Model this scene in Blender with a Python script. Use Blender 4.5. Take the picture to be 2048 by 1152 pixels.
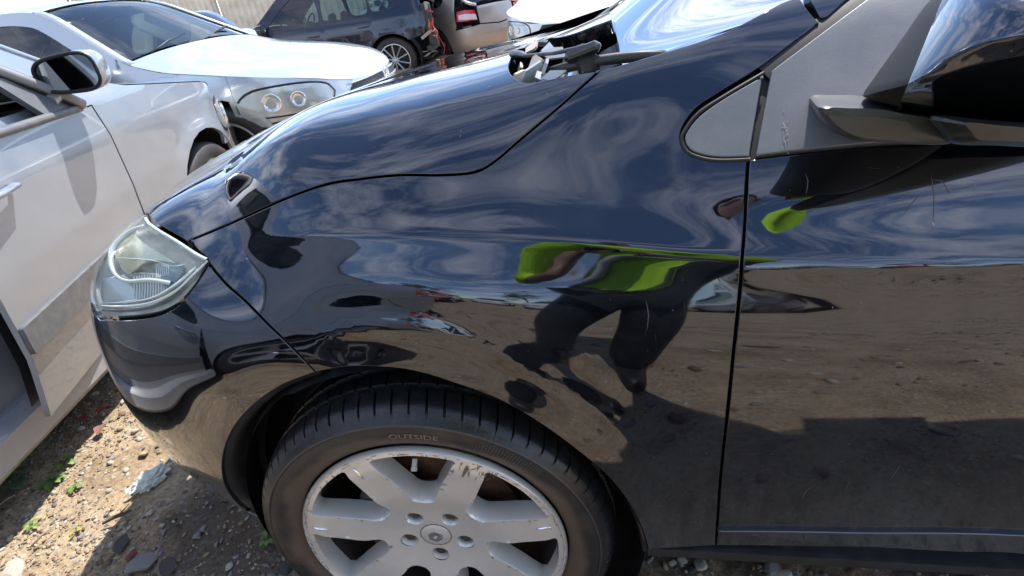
import bpy, bmesh, math, random
import numpy as np
from mathutils import Vector, Matrix
from mathutils.geometry import delaunay_2d_cdt
random.seed(7); RNG = np.random.RandomState(7)
PI = math.pi
for o_ in list(bpy.data.objects): bpy.data.objects.remove(o_)
SC = bpy.context.scene
COL = SC.collection

# ------------------------------------------------------------------ camera
FPX, CP = 1133.0, np.array([.338, -.604, 1.165])
YAW, PIT, ROL = -.204, .502, -.159
_f = np.array([math.sin(YAW)*math.cos(PIT), math.cos(YAW)*math.cos(PIT), -math.sin(PIT)])
_r = np.array([math.cos(YAW), -math.sin(YAW), 0.]); _u = np.cross(_r, _f)
CR = math.cos(ROL)*_r + math.sin(ROL)*_u; CU = -math.sin(ROL)*_r + math.cos(ROL)*_u
cam = bpy.data.cameras.new('camera'); camo = bpy.data.objects.new('camera', cam); COL.objects.link(camo)
M = Matrix([[CR[0], CU[0], -_f[0], CP[0]], [CR[1], CU[1], -_f[1], CP[1]], [CR[2], CU[2], -_f[2], CP[2]], [0, 0, 0, 1]])
camo.matrix_world = M
cam.sensor_fit = 'HORIZONTAL'; cam.sensor_width = 36; cam.lens = FPX/2048*36
cam.clip_start = .01; cam.clip_end = 3000
SC.camera = camo

# ------------------------------------------------------------------ light
SUN = np.array([.22, .60, 1.0]); SUN /= np.linalg.norm(SUN)       # towards the sun
sun_el = math.asin(SUN[2]); sun_az = math.atan2(SUN[0], SUN[1])
w = bpy.data.worlds.new('World'); SC.world = w; w.use_nodes = True
nt = w.node_tree; N = nt.nodes; L = nt.links; N.clear()
sky = N.new('ShaderNodeTexSky'); sky.sky_type = 'NISHITA'; sky.sun_disc = False
sky.sun_elevation = sun_el; sky.sun_rotation = sun_az; sky.altitude = 1200; sky.air_density = 1.0; sky.dust_density = .3; sky.ozone_density = 2.5
tc = N.new('ShaderNodeTexCoord'); sep = N.new('ShaderNodeSeparateXYZ'); L.new(tc.outputs['Generated'], sep.inputs[0])
def vmath(op, a, b=None, nt_=None):
    n = nt_.nodes.new('ShaderNodeMath'); n.operation = op
    for i, v in enumerate((a, b)):
        if v is None: continue
        if isinstance(v, (int, float)): n.inputs[i].default_value = v
        else: nt_.links.new(v, n.inputs[i])
    return n.outputs[0]
den = vmath('ADD', vmath('MAXIMUM', sep.outputs[2], 0.0, nt), .12, nt)
cx = vmath('DIVIDE', sep.outputs[0], den, nt); cy = vmath('DIVIDE', sep.outputs[1], den, nt)
cmb = N.new('ShaderNodeCombineXYZ'); L.new(cx, cmb.inputs[0]); L.new(cy, cmb.inputs[1])
mp = N.new('ShaderNodeMapping'); mp.inputs['Scale'].default_value = (.85, 1.5, 1); mp.inputs['Rotation'].default_value = (0, 0, .5); mp.inputs['Location'].default_value = (3.1, 1.7, 0)
L.new(cmb.outputs[0], mp.inputs[0])
nz = N.new('ShaderNodeTexNoise'); nz.inputs['Scale'].default_value = 1.15; nz.inputs['Detail'].default_value = 9; nz.inputs['Roughness'].default_value = .68; nz.inputs['Distortion'].default_value = .12
L.new(mp.outputs[0], nz.inputs[0])
rp = N.new('ShaderNodeValToRGB'); rp.color_ramp.elements[0].position = .47; rp.color_ramp.elements[1].position = .73
rp.color_ramp.elements[0].color = (0, 0, 0, 1); rp.color_ramp.elements[1].color = (.95, .95, .95, 1)
L.new(nz.outputs[0], rp.inputs[0])
SKY_S, CLOUD = .155, 8.6
mixc = N.new('ShaderNodeMixRGB'); L.new(rp.outputs[0], mixc.inputs[0]); L.new(sky.outputs[0], mixc.inputs[1]); mixc.inputs[2].default_value = (CLOUD, CLOUD*1.0, CLOUD*1.04, 1)
bg = N.new('ShaderNodeBackground'); bg.inputs[1].default_value = SKY_S; L.new(mixc.outputs[0], bg.inputs[0])
wo = N.new('ShaderNodeOutputWorld'); L.new(bg.outputs[0], wo.inputs[0])
sl = bpy.data.lights.new('sun', 'SUN'); sl.energy = 4.1; sl.angle = math.radians(.5); sl.color = (1, .95, .87)
so = bpy.data.objects.new('sun', sl); COL.objects.link(so)
so.rotation_euler = Vector(SUN).to_track_quat('Z', 'Y').to_euler()
SC.view_settings.view_transform = 'Standard'; SC.view_settings.look = 'None'; SC.view_settings.gamma = 1
SC.view_settings.use_curve_mapping = False; SC.view_settings.exposure = 1.08
SC.render.engine = 'CYCLES'; SC.cycles.use_denoising = True; SC.cycles.max_bounces = 8; SC.cycles.caustics_reflective = False; SC.cycles.caustics_refractive = False
SC.cycles.transparent_max_bounces = 12

# ------------------------------------------------------------------ helpers
def ray(px, py): 
    d = CR*((px-1024)/FPX) + CU*(-(py-576)/FPX) + _f
    return d
def onp(px, py, ax, v):
    d = ray(px, py); t = (v-CP[ax])/d[ax]; return CP+d*t
def PY(px, py, y): return onp(px, py, 1, y)
def PZ(px, py, z): return onp(px, py, 2, z)

def tag(o, label=None, cat=None, group=None, kind=None):
    if label: o['label'] = label
    if cat: o['category'] = cat
    if group: o['group'] = group
    if kind: o['kind'] = kind
    return o
def empty(name, loc=(0, 0, 0), rz=0., parent=None):
    o = bpy.data.objects.new(name, None); COL.objects.link(o); o.location = loc; o.rotation_euler = (0, 0, rz); o.empty_display_size = .1
    if parent: o.parent = parent
    return o
def mesh(name, V, F, mat, parent=None, smooth=True, normals=None, mats=None, mi=None):
    if normals is not None:      # wind each face to agree with its given normals
        A = np.array(V, float); Nn = np.array(normals, float); G = []
        for f in F:
            a, b, c = A[f[0]], A[f[1]], A[f[2]]
            u, w_ = b-a, c-a; cx_ = u[1]*w_[2]-u[2]*w_[1], u[2]*w_[0]-u[0]*w_[2], u[0]*w_[1]-u[1]*w_[0]; m = Nn[f[0]]+Nn[f[1]]+Nn[f[2]]
            G.append(tuple(f) if cx_[0]*m[0]+cx_[1]*m[1]+cx_[2]*m[2] >= 0 else tuple(f)[::-1])
        F = G
    me = bpy.data.meshes.new(name); me.from_pydata([tuple(map(float, v)) for v in V], [], [tuple(int(i) for i in f) for f in F])
    if mat: me.materials.append(mat)
    if mats:
        for m_ in mats: me.materials.append(m_)
        me.polygons.foreach_set('material_index', mi)
    me.update()
    if smooth: me.polygons.foreach_set('use_smooth', [True]*len(me.polygons))
    if normals is not None:
        me.normals_split_custom_set_from_vertices([tuple(map(float, n)) for n in normals])
    o = bpy.data.objects.new(name, me); COL.objects.link(o)
    if parent: o.parent = parent
    return o
class MB:
    def __init__(s): s.V = []; s.F = []
    def add(s, V, F):
        n = len(s.V); s.V += [tuple(v) for v in V]; s.F += [tuple(i+n for i in f) for f in F]
    def box(s, c, d, rz=0., M3=None, bev=0.):
        hx, hy, hz = d[0]/2, d[1]/2, d[2]/2
        V = []
        if bev > 0:
            b = min(bev, hx*.9, hy*.9, hz*.9)
            for sx in (-1, 1):
                for sy in (-1, 1):
                    for sz in (-1, 1):
                        V += [(sx*(hx-b), sy*(hy-b), sz*hz), (sx*(hx-b), sy*hy, sz*(hz-b)), (sx*hx, sy*(hy-b), sz*(hz-b))]
            bm = bmesh.new()
            for v in V: bm.verts.new(v)
            r = bmesh.ops.convex_hull(bm, input=bm.verts); bm.verts.index_update()
            bmesh.ops.dissolve_limit(bm, angle_limit=.02, verts=bm.verts, edges=bm.edges); bm.verts.index_update()
            V = [tuple(v.co) for v in bm.verts]; F = [tuple(v.index for v in f.verts) for f in bm.faces]; bm.free()
        else:
            V = [(sx*hx, sy*hy, sz*hz) for sx in (-1, 1) for sy in (-1, 1) for sz in (-1, 1)]
            F = [(0, 1, 3, 2), (4, 6, 7, 5), (0, 4, 5, 1), (2, 3, 7, 6), (0, 2, 6, 4), (1, 5, 7, 3)]
        V = np.array(V); c_, s_ = math.cos(rz), math.sin(rz)
        if M3 is not None: V = V@np.array(M3).T
        V = V@np.array([[c_, s_, 0], [-s_, c_, 0], [0, 0, 1]])+np.array(c); s.add(V, F); return s
    def tube(s, pts, r, n=8, cap=True, flat=1., up=None):
        pts = np.array(pts, float); m = len(pts); r = np.full(m, r) if np.isscalar(r) else np.array(r)
        T = np.gradient(pts, axis=0); T /= np.linalg.norm(T, axis=1)[:, None]+1e-12
        upv = np.array(up if up is not None else ([0, 0, 1] if abs(T[0][2]) < .9 else [1, 0, 0]), float); V = []
        for i in range(m):
            a = np.cross(T[i], upv); a /= np.linalg.norm(a)+1e-12; b = np.cross(a, T[i])
            if up is None: upv = b
            for k in range(n):
                t = 2*PI*k/n; V.append(pts[i]+r[i]*(math.cos(t)*a+flat*math.sin(t)*b))
        F = [(i*n+k, i*n+(k+1) % n, (i+1)*n+(k+1) % n, (i+1)*n+k) for i in range(m-1) for k in range(n)]
        if cap: F += [tuple(range(n))[::-1], tuple(range((m-1)*n, m*n))]
        s.add(V, F); return s
    def lathe(s, prof, n=48, c=(0, 0, 0), ax='y', a0=0., a1=2*PI):
        # prof: (r, axial)
        full = abs(a1-a0-2*PI) < 1e-6; m = n if full else n+1; V = []
        for i in range(m):
            t = a0+(a1-a0)*i/n
            for (r, a) in prof:
                if ax == 'y': V.append((c[0]+r*math.cos(t), c[1]+a, c[2]+r*math.sin(t)))
                elif ax == 'z': V.append((c[0]+r*math.cos(t), c[1]+r*math.sin(t), c[2]+a))
                else: V.append((c[0]+a, c[1]+r*math.cos(t), c[2]+r*math.sin(t)))
        k = len(prof)
        F = [(i*k+j, ((i+1) % m)*k+j, ((i+1) % m)*k+j+1, i*k+j+1) for i in range(n) for j in range(k-1)]
        s.add(V, F); return s
    def build(s, name, mat, parent=None, smooth=False, auto=None):
        o = mesh(name, s.V, s.F, mat, parent, smooth=smooth or auto is not None)
        if auto is not None: o.data.set_sharp_from_angle(angle=math.radians(auto))
        return o

# ------------------------------------------------------------------ materials
def mat(name, col, rough=.5, metal=0., coat=0., spec=.5, noise=None, bump=None, trans=0., ior=1.45, emis=None, croughness=.03, alpha=1.):
    m = bpy.data.materials.new(name); m.use_nodes = True; t = m.node_tree; b = t.nodes['Principled BSDF']
    b.inputs['Base Color'].default_value = (*col, 1); b.inputs['Roughness'].default_value = rough; b.inputs['Metallic'].default_value = metal
    b.inputs['Coat Weight'].default_value = coat; b.inputs['Coat Roughness'].default_value = croughness; b.inputs['Specular IOR Level'].default_value = spec
    b.inputs['Transmission Weight'].default_value = trans; b.inputs['IOR'].default_value = ior; b.inputs['Alpha'].default_value = alpha
    if noise:  # (scale, col2, lo, hi, detail)
        tc = t.nodes.new('ShaderNodeTexCoord'); n = t.nodes.new('ShaderNodeTexNoise'); n.inputs['Scale'].default_value = noise[0]; n.inputs['Detail'].default_value = noise[4] if len(noise) > 4 else 6
        n.inputs['Roughness'].default_value = .65
        t.links.new(tc.outputs['Object'], n.inputs[0]); r = t.nodes.new('ShaderNodeValToRGB'); r.color_ramp.elements[0].position = noise[2]; r.color_ramp.elements[1].position = noise[3]
        r.color_ramp.elements[0].color = (*col, 1); r.color_ramp.elements[1].color = (*noise[1], 1); t.links.new(n.outputs[0], r.inputs[0]); t.links.new(r.outputs[0], b.inputs['Base Color'])
    if bump:   # (scale, strength, dist)
        tc = t.nodes.new('ShaderNodeTexCoord'); n = t.nodes.new('ShaderNodeTexNoise'); n.inputs['Scale'].default_value = bump[0]; n.inputs['Detail'].default_value = 5
        t.links.new(tc.outputs['Object'], n.inputs[0]); bp = t.nodes.new('ShaderNodeBump'); bp.inputs['Strength'].default_value = bump[1]; bp.inputs['Distance'].default_value = bump[2]
        t.links.new(n.outputs[0], bp.inputs['Height']); t.links.new(bp.outputs[0], b.inputs['Normal'])
    return m
def paint(name, col, metal, rough, dust=(.32, .27, .22), dlo=.60, dhi=.80, dmax=.18, base_dust=.03, low=None, orange=.0, flake=0., streak=0.):
    """car paint: metallic base under clear coat, dust film by noise, more dust low on the body (low=(z0,z1,amount))"""
    m = mat(name, col, rough, metal, coat=1., croughness=.02); t = m.node_tree; b = t.nodes['Principled BSDF']; Ln = t.links
    tc = t.nodes.new('ShaderNodeTexCoord')
    def noise(scale, det=6, r=.6, vec=None):
        n = t.nodes.new('ShaderNodeTexNoise'); n.inputs['Scale'].default_value = scale; n.inputs['Detail'].default_value = det; n.inputs['Roughness'].default_value = r
        Ln.new(vec if vec else tc.outputs['Object'], n.inputs[0]); return n.outputs[0]
    def mr(v, a, b_, c=0., d=1.):
        n = t.nodes.new('ShaderNodeMapRange'); Ln.new(v, n.inputs[0]); n.inputs[1].default_value = a; n.inputs[2].default_value = b_; n.inputs[3].default_value = c; n.inputs[4].default_value = d; return n.outputs[0]
    f = mr(noise(9.), dlo, dhi, base_dust, dmax)
    sp = mr(noise(170., 2), .73, .77, 0, .4); f = vmath('MAXIMUM', f, sp, t)
    if low:
        s_ = t.nodes.new('ShaderNodeSeparateXYZ'); Ln.new(tc.outputs['Object'], s_.inputs[0])
        g = mr(s_.outputs[2], low[0], low[1], low[2], 0.)
        mp_ = t.nodes.new('ShaderNodeMapping'); mp_.inputs['Scale'].default_value = (60, 60, 5); Ln.new(tc.outputs['Object'], mp_.inputs[0])
        st = mr(noise(1., 5, .7, mp_.outputs[0]), .35, .75, .45, 1.3); g = vmath('MULTIPLY', g, st, t); f = vmath('ADD', f, g, t)
    mx = t.nodes.new('ShaderNodeMixRGB'); Ln.new(f, mx.inputs[0]); mx.inputs[1].default_value = (*col, 1); mx.inputs[2].default_value = (*dust, 1); Ln.new(mx.outputs[0], b.inputs['Base Color'])
    inv = vmath('SUBTRACT', 1., f, t); Ln.new(vmath('MULTIPLY', inv, metal, t), b.inputs['Metallic'])
    Ln.new(mr(f, 0, 1, rough, .9), b.inputs['Roughness']); Ln.new(vmath('SUBTRACT', 1., vmath('MULTIPLY', f, 1.2, t), t), b.inputs['Coat Weight'])
    if orange or flake:
        bp = t.nodes.new('ShaderNodeBump'); bp.inputs['Strength'].default_value = 1; bp.inputs['Distance'].default_value = orange
        Ln.new(noise(14., 2), bp.inputs['Height']); Ln.new(bp.outputs[0], b.inputs['Normal']); Ln.new(bp.outputs[0], b.inputs['Coat Normal'])
    return m
M_DARK = paint('dark_blue_black_paint', (.036, .042, .058), .92, .03, dust=(.26, .24, .21), base_dust=.008, dmax=.13, dlo=.46, dhi=.85, low=(.20, .60, .40))
M_UNDER = mat('unpainted_cavity_black', (.006, .006, .007), .8)
M_GREYPL = mat('weathered_grey_plastic', (.13, .135, .15), .33, spec=.6, noise=(14., (.19, .19, .19), .45, .8), bump=(300, .15, .0008))
M_BLKPL = mat('black_satin_plastic', (.018, .018, .020), .30, spec=.6, noise=(30., (.05, .047, .045), .45, .85))
M_RUBBER = mat('black_rubber_seal', (.012, .012, .013), .55)
M_GLOSSBLK = mat('gloss_black_cap', (.012, .012, .015), .05, coat=1.)
M_CHROME = mat('chrome', (.85, .86, .88), .08, 1.)
M_LENS = mat('clear_lamp_lens', (1, 1, 1), .02, trans=1., ior=1.35)
M_GLASS = mat('tinted_window_glass', (.80, .92, .90), .0, trans=1., ior=1.5)

# ------------------------------------------------------------------ hero body surface: one smooth sheet through surveyed points
E_H = np.array([-.35, -.85, .40]); E_H /= np.linalg.norm(E_H)
E_U = np.cross(np.array([0, 0, 1.]), -E_H); E_U = -E_U/np.linalg.norm(E_U)
if E_U[0] < 0: E_U = -E_U
E_W = np.cross(E_H, E_U); 
if E_W[2] < 0: E_W = -E_W
B3 = np.array([E_U, E_W, E_H])
ctl = [  # (px, py, y)
 (700,735,.022),(790,737,.018),(900,765,.010),(1000,800,.004),(1100,860,.0),(1200,940,.0),(1260,1000,.003),(1300,1060,.012),(1300,1100,.019),(1350,900,.002),(1360,1000,.010),
 (630,745,.03),(560,775,.042),(500,820,.05),(460,870,.055),(445,930,.058),(455,980,.062),(490,1020,.066),(535,1042,.075),
 (1430,1090,.022),(1750,1120,.030),(2048,1145,.032),(1450,900,.004),(1750,900,-.004),(2048,900,-.006),(1460,750,.002),(1750,750,-.007),(2048,750,-.009),
 (1475,620,.013),(1750,620,.006),(2048,610,.003),(1480,528,.027),(1750,530,.016),(2048,530,.012),(1490,430,.056),(1750,425,.042),(2048,420,.037),
 (1500,330,.092),(1750,310,.076),(2048,310,.066),
 (1200,760,.003),(1200,650,.010),(1200,570,.020),(1240,495,.036),(1250,440,.060),(1270,380,.090),(1270,300,.125),(1280,215,.160),(1350,650,.008),(1370,570,.019),(1380,505,.034),(1390,450,.058),(1390,380,.087),(1000,700,.007),(1000,620,.016),(1000,540,.030),(1020,474,.048),(1020,400,.088),(1100,400,.086),
 (800,680,.018),(800,610,.028),(800,540,.042),(800,470,.060),(650,680,.034),(640,600,.050),(620,530,.068),(620,472,.085),
 (520,600,.072),(470,550,.100),(430,505,.128),
 (950,345,.118),(1040,280,.140),(1080,220,.158),(1200,140,.182),
 (800,410,.088),(800,350,.115),(800,300,.140),(820,250,.168),(850,214,.192),(1000,180,.200),
 (615,420,.108),(610,372,.132),(600,320,.158),(600,280,.182),(590,258,.200),(620,225,.27),(640,200,.36),
 (500,487,.118),(500,430,.148),(490,380,.176),(485,343,.200),(480,326,.218),(490,290,.34),(700,247,.198),(720,200,.30),
 (385,478,.165),(390,440,.192),(402,388,.232),
 (1380,300,.120),(1400,215,.150),(1450,120,.190),(1530,140,.178),(1640,40,.222),(1450,62,.212),(1330,105,.203),
 (1600,250,.116),(1850,285,.078),(1720,20,.215),(1750,120,.174),(1900,60,.180),(2000,200,.102),
 # hood crown
 
 (1000,112,.40),(830,150,.36),
]
def nose_plan(x): t = min(1, max(0, -x/.93)); return .9*(1-(1-t**2.6)**(1/2.2))
def nose_inset(z): return float(np.interp(z, [.24, .30, .38, .5, .62, .70, .76, .82, .86, .90], [.040, .022, .008, 0, .004, .014, .034, .072, .115, .16]))
def nose_ctl(px, py):
    best = None
    for y in np.linspace(.0, .5, 501):
        p = PY(px, py, y); e = nose_plan(p[0])+nose_inset(p[2])-y
        if best is None or abs(e) < best[0]: best = (abs(e), y)
        if e <= 0: return (px, py, y)
    return (px, py, best[1])
ctl += [nose_ctl(*q) for q in [(292,440),(240,470),(205,510),(186,560),(300,500),(250,560),(310,560),(375,540),(210,620),(300,625),(360,590),(205,660),(228,760),(262,830),(330,905),(400,955),(475,1005),(270,700),(340,680),(410,640),(330,780),(400,740),(480,700),(540,690),(390,860),(440,800)]]
P3 = [PY(*c) for c in ctl]
P3 += [np.array((x, nose_plan(x)+nose_inset(z), z)) for z in (.30, .45, .60, .72) for x in (-.85, -.90)]+[np.array((-.93+nose_inset(z), .9, z)) for z in (.30, .45, .60, .72)]

P3 += [np.array(p, float) for p in [
 (-.50,.45,.890),(-.37,.55,.930),(-.235,.60,.975),(-.03,.62,1.008),(.145,.65,1.020),(.33,.75,1.050),
 (-.58,.70,.885),(-.40,.75,.943),(-.2,.9,.975),(.0,.9,.998),(.2,.9,1.020),(.34,.95,1.040),(-.62,.9,.865),(-.74,.65,.81),(-.79,.9,.80),
 (1.30,-.012,.60),(1.30,-.008,.80),(1.30,.03,.30),(1.30,.06,.93),(1.30,-.01,.45),
 (-.2,1.3,.95),(.1,1.3,.985),(-.5,1.3,.84),(.3,1.35,1.0)]]
P3 = np.array(P3); Q3 = P3@B3.T
SCL = 1.0
def _phi(r2): q = r2+.0016; return .5*q*np.log(q)
n_ = len(Q3); D2 = ((Q3[:, None, :2]-Q3[None, :, :2])**2).sum(-1)
LAM = 5e-3
A_ = np.zeros((n_+3, n_+3)); A_[:n_, :n_] = _phi(D2)+LAM*np.eye(n_); A_[:n_, n_] = 1; A_[:n_, n_+1:] = Q3[:, :2]; A_[n_:, :n_] = A_[:n_, n_:].T
sol = np.linalg.solve(A_, np.concatenate([Q3[:, 2], [0, 0, 0]]))
# polyline features (crease, flare, hood ridge) as small rounded steps in slope
def _seg(uw, pl):
    pl = np.asarray(pl); best = np.full(len(uw), 1e9); sg = np.zeros(len(uw)); tt = np.zeros(len(uw)); ac = 0.
    Ls = np.linalg.norm(np.diff(pl, axis=0), axis=1); tot = Ls.sum()
    for i in range(len(pl)-1):
        a, b = pl[i], pl[i+1]; d = b-a; l2 = d@d
        t = np.clip(((uw-a)@d)/l2, 0, 1); c = a+t[:, None]*d; v = uw-c; dist = np.sqrt((v**2).sum(1))
        m = dist < best; best[m] = dist[m]; sg[m] = np.sign(d[0]*v[m, 1]-d[1]*v[m, 0]); tt[m] = (ac+t[m]*Ls[i])/tot; ac += Ls[i]
    return best*np.where(sg == 0, 1, sg), tt
FEAT = []
def feats(uw):
    h = np.zeros(len(uw))
    for (pl, A, r, dec, e0, e1, asym) in FEAT:
        d, t = _seg(uw, pl)
        win = np.clip(t/e0, 0, 1)*np.clip((1-t)/e1, 0, 1) if e0 > 0 else 1.
        win = win*win*(3-2*win)
        h += -A*(np.sqrt(d*d+r*r)-r)*np.exp(-(d/dec)**2)*win + (asym*.5*(1+np.tanh(d/(2*r)))*np.exp(-(d/(dec*.6))**2)*win if asym else 0.)
    return h
def surf(uw):
    uw = np.atleast_2d(uw); out = np.zeros(len(uw))
    for s in range(0, len(uw), 4000):
        q = uw[s:s+4000]; r2 = ((q[:, None]-Q3[None, :, :2])**2).sum(-1)
        out[s:s+4000] = _phi(r2)@sol[:n_]+sol[n_]+q@sol[n_+1:]
    return out+feats(uw)
def uw3(uw, h=None):
    uw = np.atleast_2d(uw); h = surf(uw) if h is None else h
    return uw[:, :1]*E_U+uw[:, 1:2]*E_W+h[:, None]*E_H
def nrm(uw):
    e = .0015; a = (surf(uw+[e, 0])-surf(uw-[e, 0]))/(2*e); b = (surf(uw+[0, e])-surf(uw-[0, e]))/(2*e)
    n = -a[:, None]*E_U-b[:, None]*E_W+E_H; return n/np.linalg.norm(n, axis=1)[:, None]
def hit(o, d, t0=.25, t1=3.6, n=110):
    """first crossing of rays with the sheet"""
    o = np.atleast_2d(o)*np.ones((len(d), 1)); T = np.linspace(t0, t1, n)
    P = (o[:, None]+d[:, None]*T[None, :, None]); Q = P@B3.T
    g = Q[..., 2]-surf(Q[..., :2].reshape(-1, 2)).reshape(len(d), n)
    lo = np.full(len(d), np.nan); hi = lo.copy()
    for i in range(len(d)):
        k = np.where((g[i, :-1] > 0) & (g[i, 1:] <= 0))[0]
        if len(k): lo[i], hi[i] = T[k[0]], T[k[0]+1]
        else:
            k = np.argmin(np.abs(g[i])); lo[i] = hi[i] = T[k]
    for _ in range(18):
        mid = (lo+hi)/2; q = (o+d*mid[:, None])@B3.T; gg = q[:, 2]-surf(q[:, :2]); m = gg > 0
        lo = np.where(m, mid, lo); hi = np.where(m, hi, mid)
    q = (o+d*((lo+hi)/2)[:, None])@B3.T
    return q[:, :2]
def px2uw(pts): return hit(CP, np.array([ray(*p) for p in pts]))
def tr(pts):
    """outline entries: (px,py) on the picture ray, or (x,y,z) in the place, snapped to the sheet"""
    pts = list(pts); out = np.zeros((len(pts), 2)); i2 = [i for i, p in enumerate(pts) if len(p) == 2]
    if i2: out[i2] = px2uw([pts[i] for i in i2])
    for i, p in enumerate(pts):
        if len(p) == 3: out[i] = (np.array(p)@B3.T)[:2]
    return out
def smooth_poly(p, closed=False, step=.006, sharp=()):
    """Catmull-Rom through the points, resampled; indices in sharp stay corners"""
    p = np.asarray(p); n = len(p); out = []
    rng = range(n if closed else n-1)
    for i in rng:
        a, b = p[i], p[(i+1) % n]
        pa = p[(i-1) % n] if (closed or i > 0) else a; pb = p[(i+2) % n] if (closed or i+2 < n) else b
        ma = (b-pa)/2 if i not in sharp else (b-a); mb = (pb-a)/2 if (i+1) % n not in sharp else (b-a)
        L_ = np.linalg.norm(b-a); ma = ma*min(1, 1.6*L_/(np.linalg.norm(ma)+1e-9)); mb = mb*min(1, 1.6*L_/(np.linalg.norm(mb)+1e-9))
        k = max(1, int(L_/step)); t = np.arange(k)[:, None]/k
        out.append((2*t**3-3*t**2+1)*a+(t**3-2*t**2+t)*ma+(-2*t**3+3*t**2)*b+(t**3-t**2)*mb)
    if not closed: out.append(p[-1:])
    return np.concatenate(out)
def inpoly(pt, pl):
    x, y = pt[:, 0], pt[:, 1]; r = np.zeros(len(pt), bool); n = len(pl); j = n-1
    for i in range(n):
        xi, yi = pl[i]; xj, yj = pl[j]
        c = ((yi > y) != (yj > y)); xx = (xj-xi)*(y-yi)/((yj-yi) if yj != yi else 1e-12)+xi
        r ^= c & (x < xx); j = i
    return r
def area2(p): return .5*np.sum(p[:, 0]*np.roll(p[:, 1], -1)-np.roll(p[:, 0], -1)*p[:, 1])
def offset_in(p, g):
    """move a closed polygon inwards by g"""
    if g == 0: return p
    s = 1 if area2(p) > 0 else -1
    d = np.roll(p, -1, 0)-np.roll(p, 1, 0); d /= np.linalg.norm(d, axis=1)[:, None]+1e-12
    return p+g*s*np.stack([-d[:, 1], d[:, 0]], 1)
def cdt_fill(outl, step, holes=(), dropdist=.45):
    """triangles inside a closed 2-D outline, with interior grid points"""
    outl = outl if area2(outl) > 0 else outl[::-1]
    lo, hi = outl.min(0), outl.max(0); gx = np.arange(lo[0], hi[0], step); gy = np.arange(lo[1], hi[1], step*.87)
    G = np.array([(x+(step/2 if j % 2 else 0), y) for j, y in enumerate(gy) for x in gx]) if len(gx) and len(gy) else np.zeros((0, 2))
    G = G[inpoly(G, outl)] if len(G) else G
    loops = [outl]+[h for h in holes]
    for l in loops:
        for s in range(0, len(l), 64):
            if not len(G): break
            dd = ((G[:, None]-l[None, s:s+64])**2).sum(-1).min(1); G = G[dd > (dropdist*step)**2]
    V = [Vector(p) for p in outl]; Ed = [(i, (i+1) % len(outl)) for i in range(len(outl))]; Fc = [list(range(len(outl)))]
    for h in holes:
        b = len(V); V += [Vector(p) for p in h]; Ed += [(b+i, b+(i+1) % len(h)) for i in range(len(h))]
    V += [Vector(p) for p in G]
    r = delaunay_2d_cdt(V, Ed, Fc, 1, 1e-6)
    v = np.array([tuple(a) for a in r[0]]); f = [tuple(t) for t in r[2]]
    if len(holes) and f:
        fa = np.array([v[list(t)].mean(0) for t in f]); keep = np.ones(len(f), bool)
        for h in holes: keep &= ~inpoly(fa, h)
        f = [t for t, k in zip(f, keep) if k]
    return v, f, r[3]
def sheet(name, outl, mt, parent, step=.012, gap=.003, lift=0., thick=.014, flange=True, holes=(), bowl=None, deep=0.):
    """a panel cut from the hero sheet, with rolled edges of real thickness. outl in uw"""
    o = offset_in(np.asarray(outl), gap); o = o if area2(o) > 0 else o[::-1]
    v, f, _ = cdt_fill(o, step, holes)
    N3 = nrm(v); V3 = uw3(v)+N3*lift
    if deep:
        dr_ = V3-CP; dr_ /= np.linalg.norm(dr_, axis=1)[:, None]; V3 = V3+dr_*deep
    if bowl:
        dd = np.sqrt(np.concatenate([((v[i:i+2000, None]-o[None])**2).sum(-1).min(1) for i in range(0, len(v), 2000)]))
        dr_ = V3-CP; dr_ /= np.linalg.norm(dr_, axis=1)[:, None]; V3 = V3+dr_*(bowl[0]*(1-np.exp(-(dd/bowl[1])**2)))[:, None]; N3 = None
    # boundary loops from the triangulation
    V = list(V3); Nn = list(N3) if N3 is not None else None; F = [t for t in f]
    if flange:
        cnt = {}
        for t in f:
            for a, b in ((t[0], t[1]), (t[1], t[2]), (t[2], t[0])): cnt[(a, b)] = 1
        bd = [(a, b) for (a, b) in cnt if (b, a) not in cnt]
        nx = dict(bd); out = {}
        acc = {}
        for a, b in bd:
            e = V3[b]-V3[a]; tt = np.cross(e, N3[a]); tt /= np.linalg.norm(tt)+1e-12
            acc[a] = acc.get(a, 0)+tt; acc[b] = acc.get(b, 0)+tt
        ids = {}
        for a, tt in acc.items():
            tt = tt/(np.linalg.norm(tt)+1e-12); i0 = len(V)
            V += [V3[a]+tt*.0011-N3[a]*.0005, V3[a]+tt*.0016-N3[a]*.0018, V3[a]+tt*.0014-N3[a]*thick]
            n1 = N3[a]+tt; Nn += [n1/np.linalg.norm(n1), tt, tt]; ids[a] = i0
        for a, b in bd:
            r0, r1 = [a]+[ids[a]+k for k in range(3)], [b]+[ids[b]+k for k in range(3)]
            for k in range(3): F.append((r0[k], r0[k+1], r1[k+1], r1[k]))
    return mesh(name, V, F, mt, parent, normals=Nn)
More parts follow.
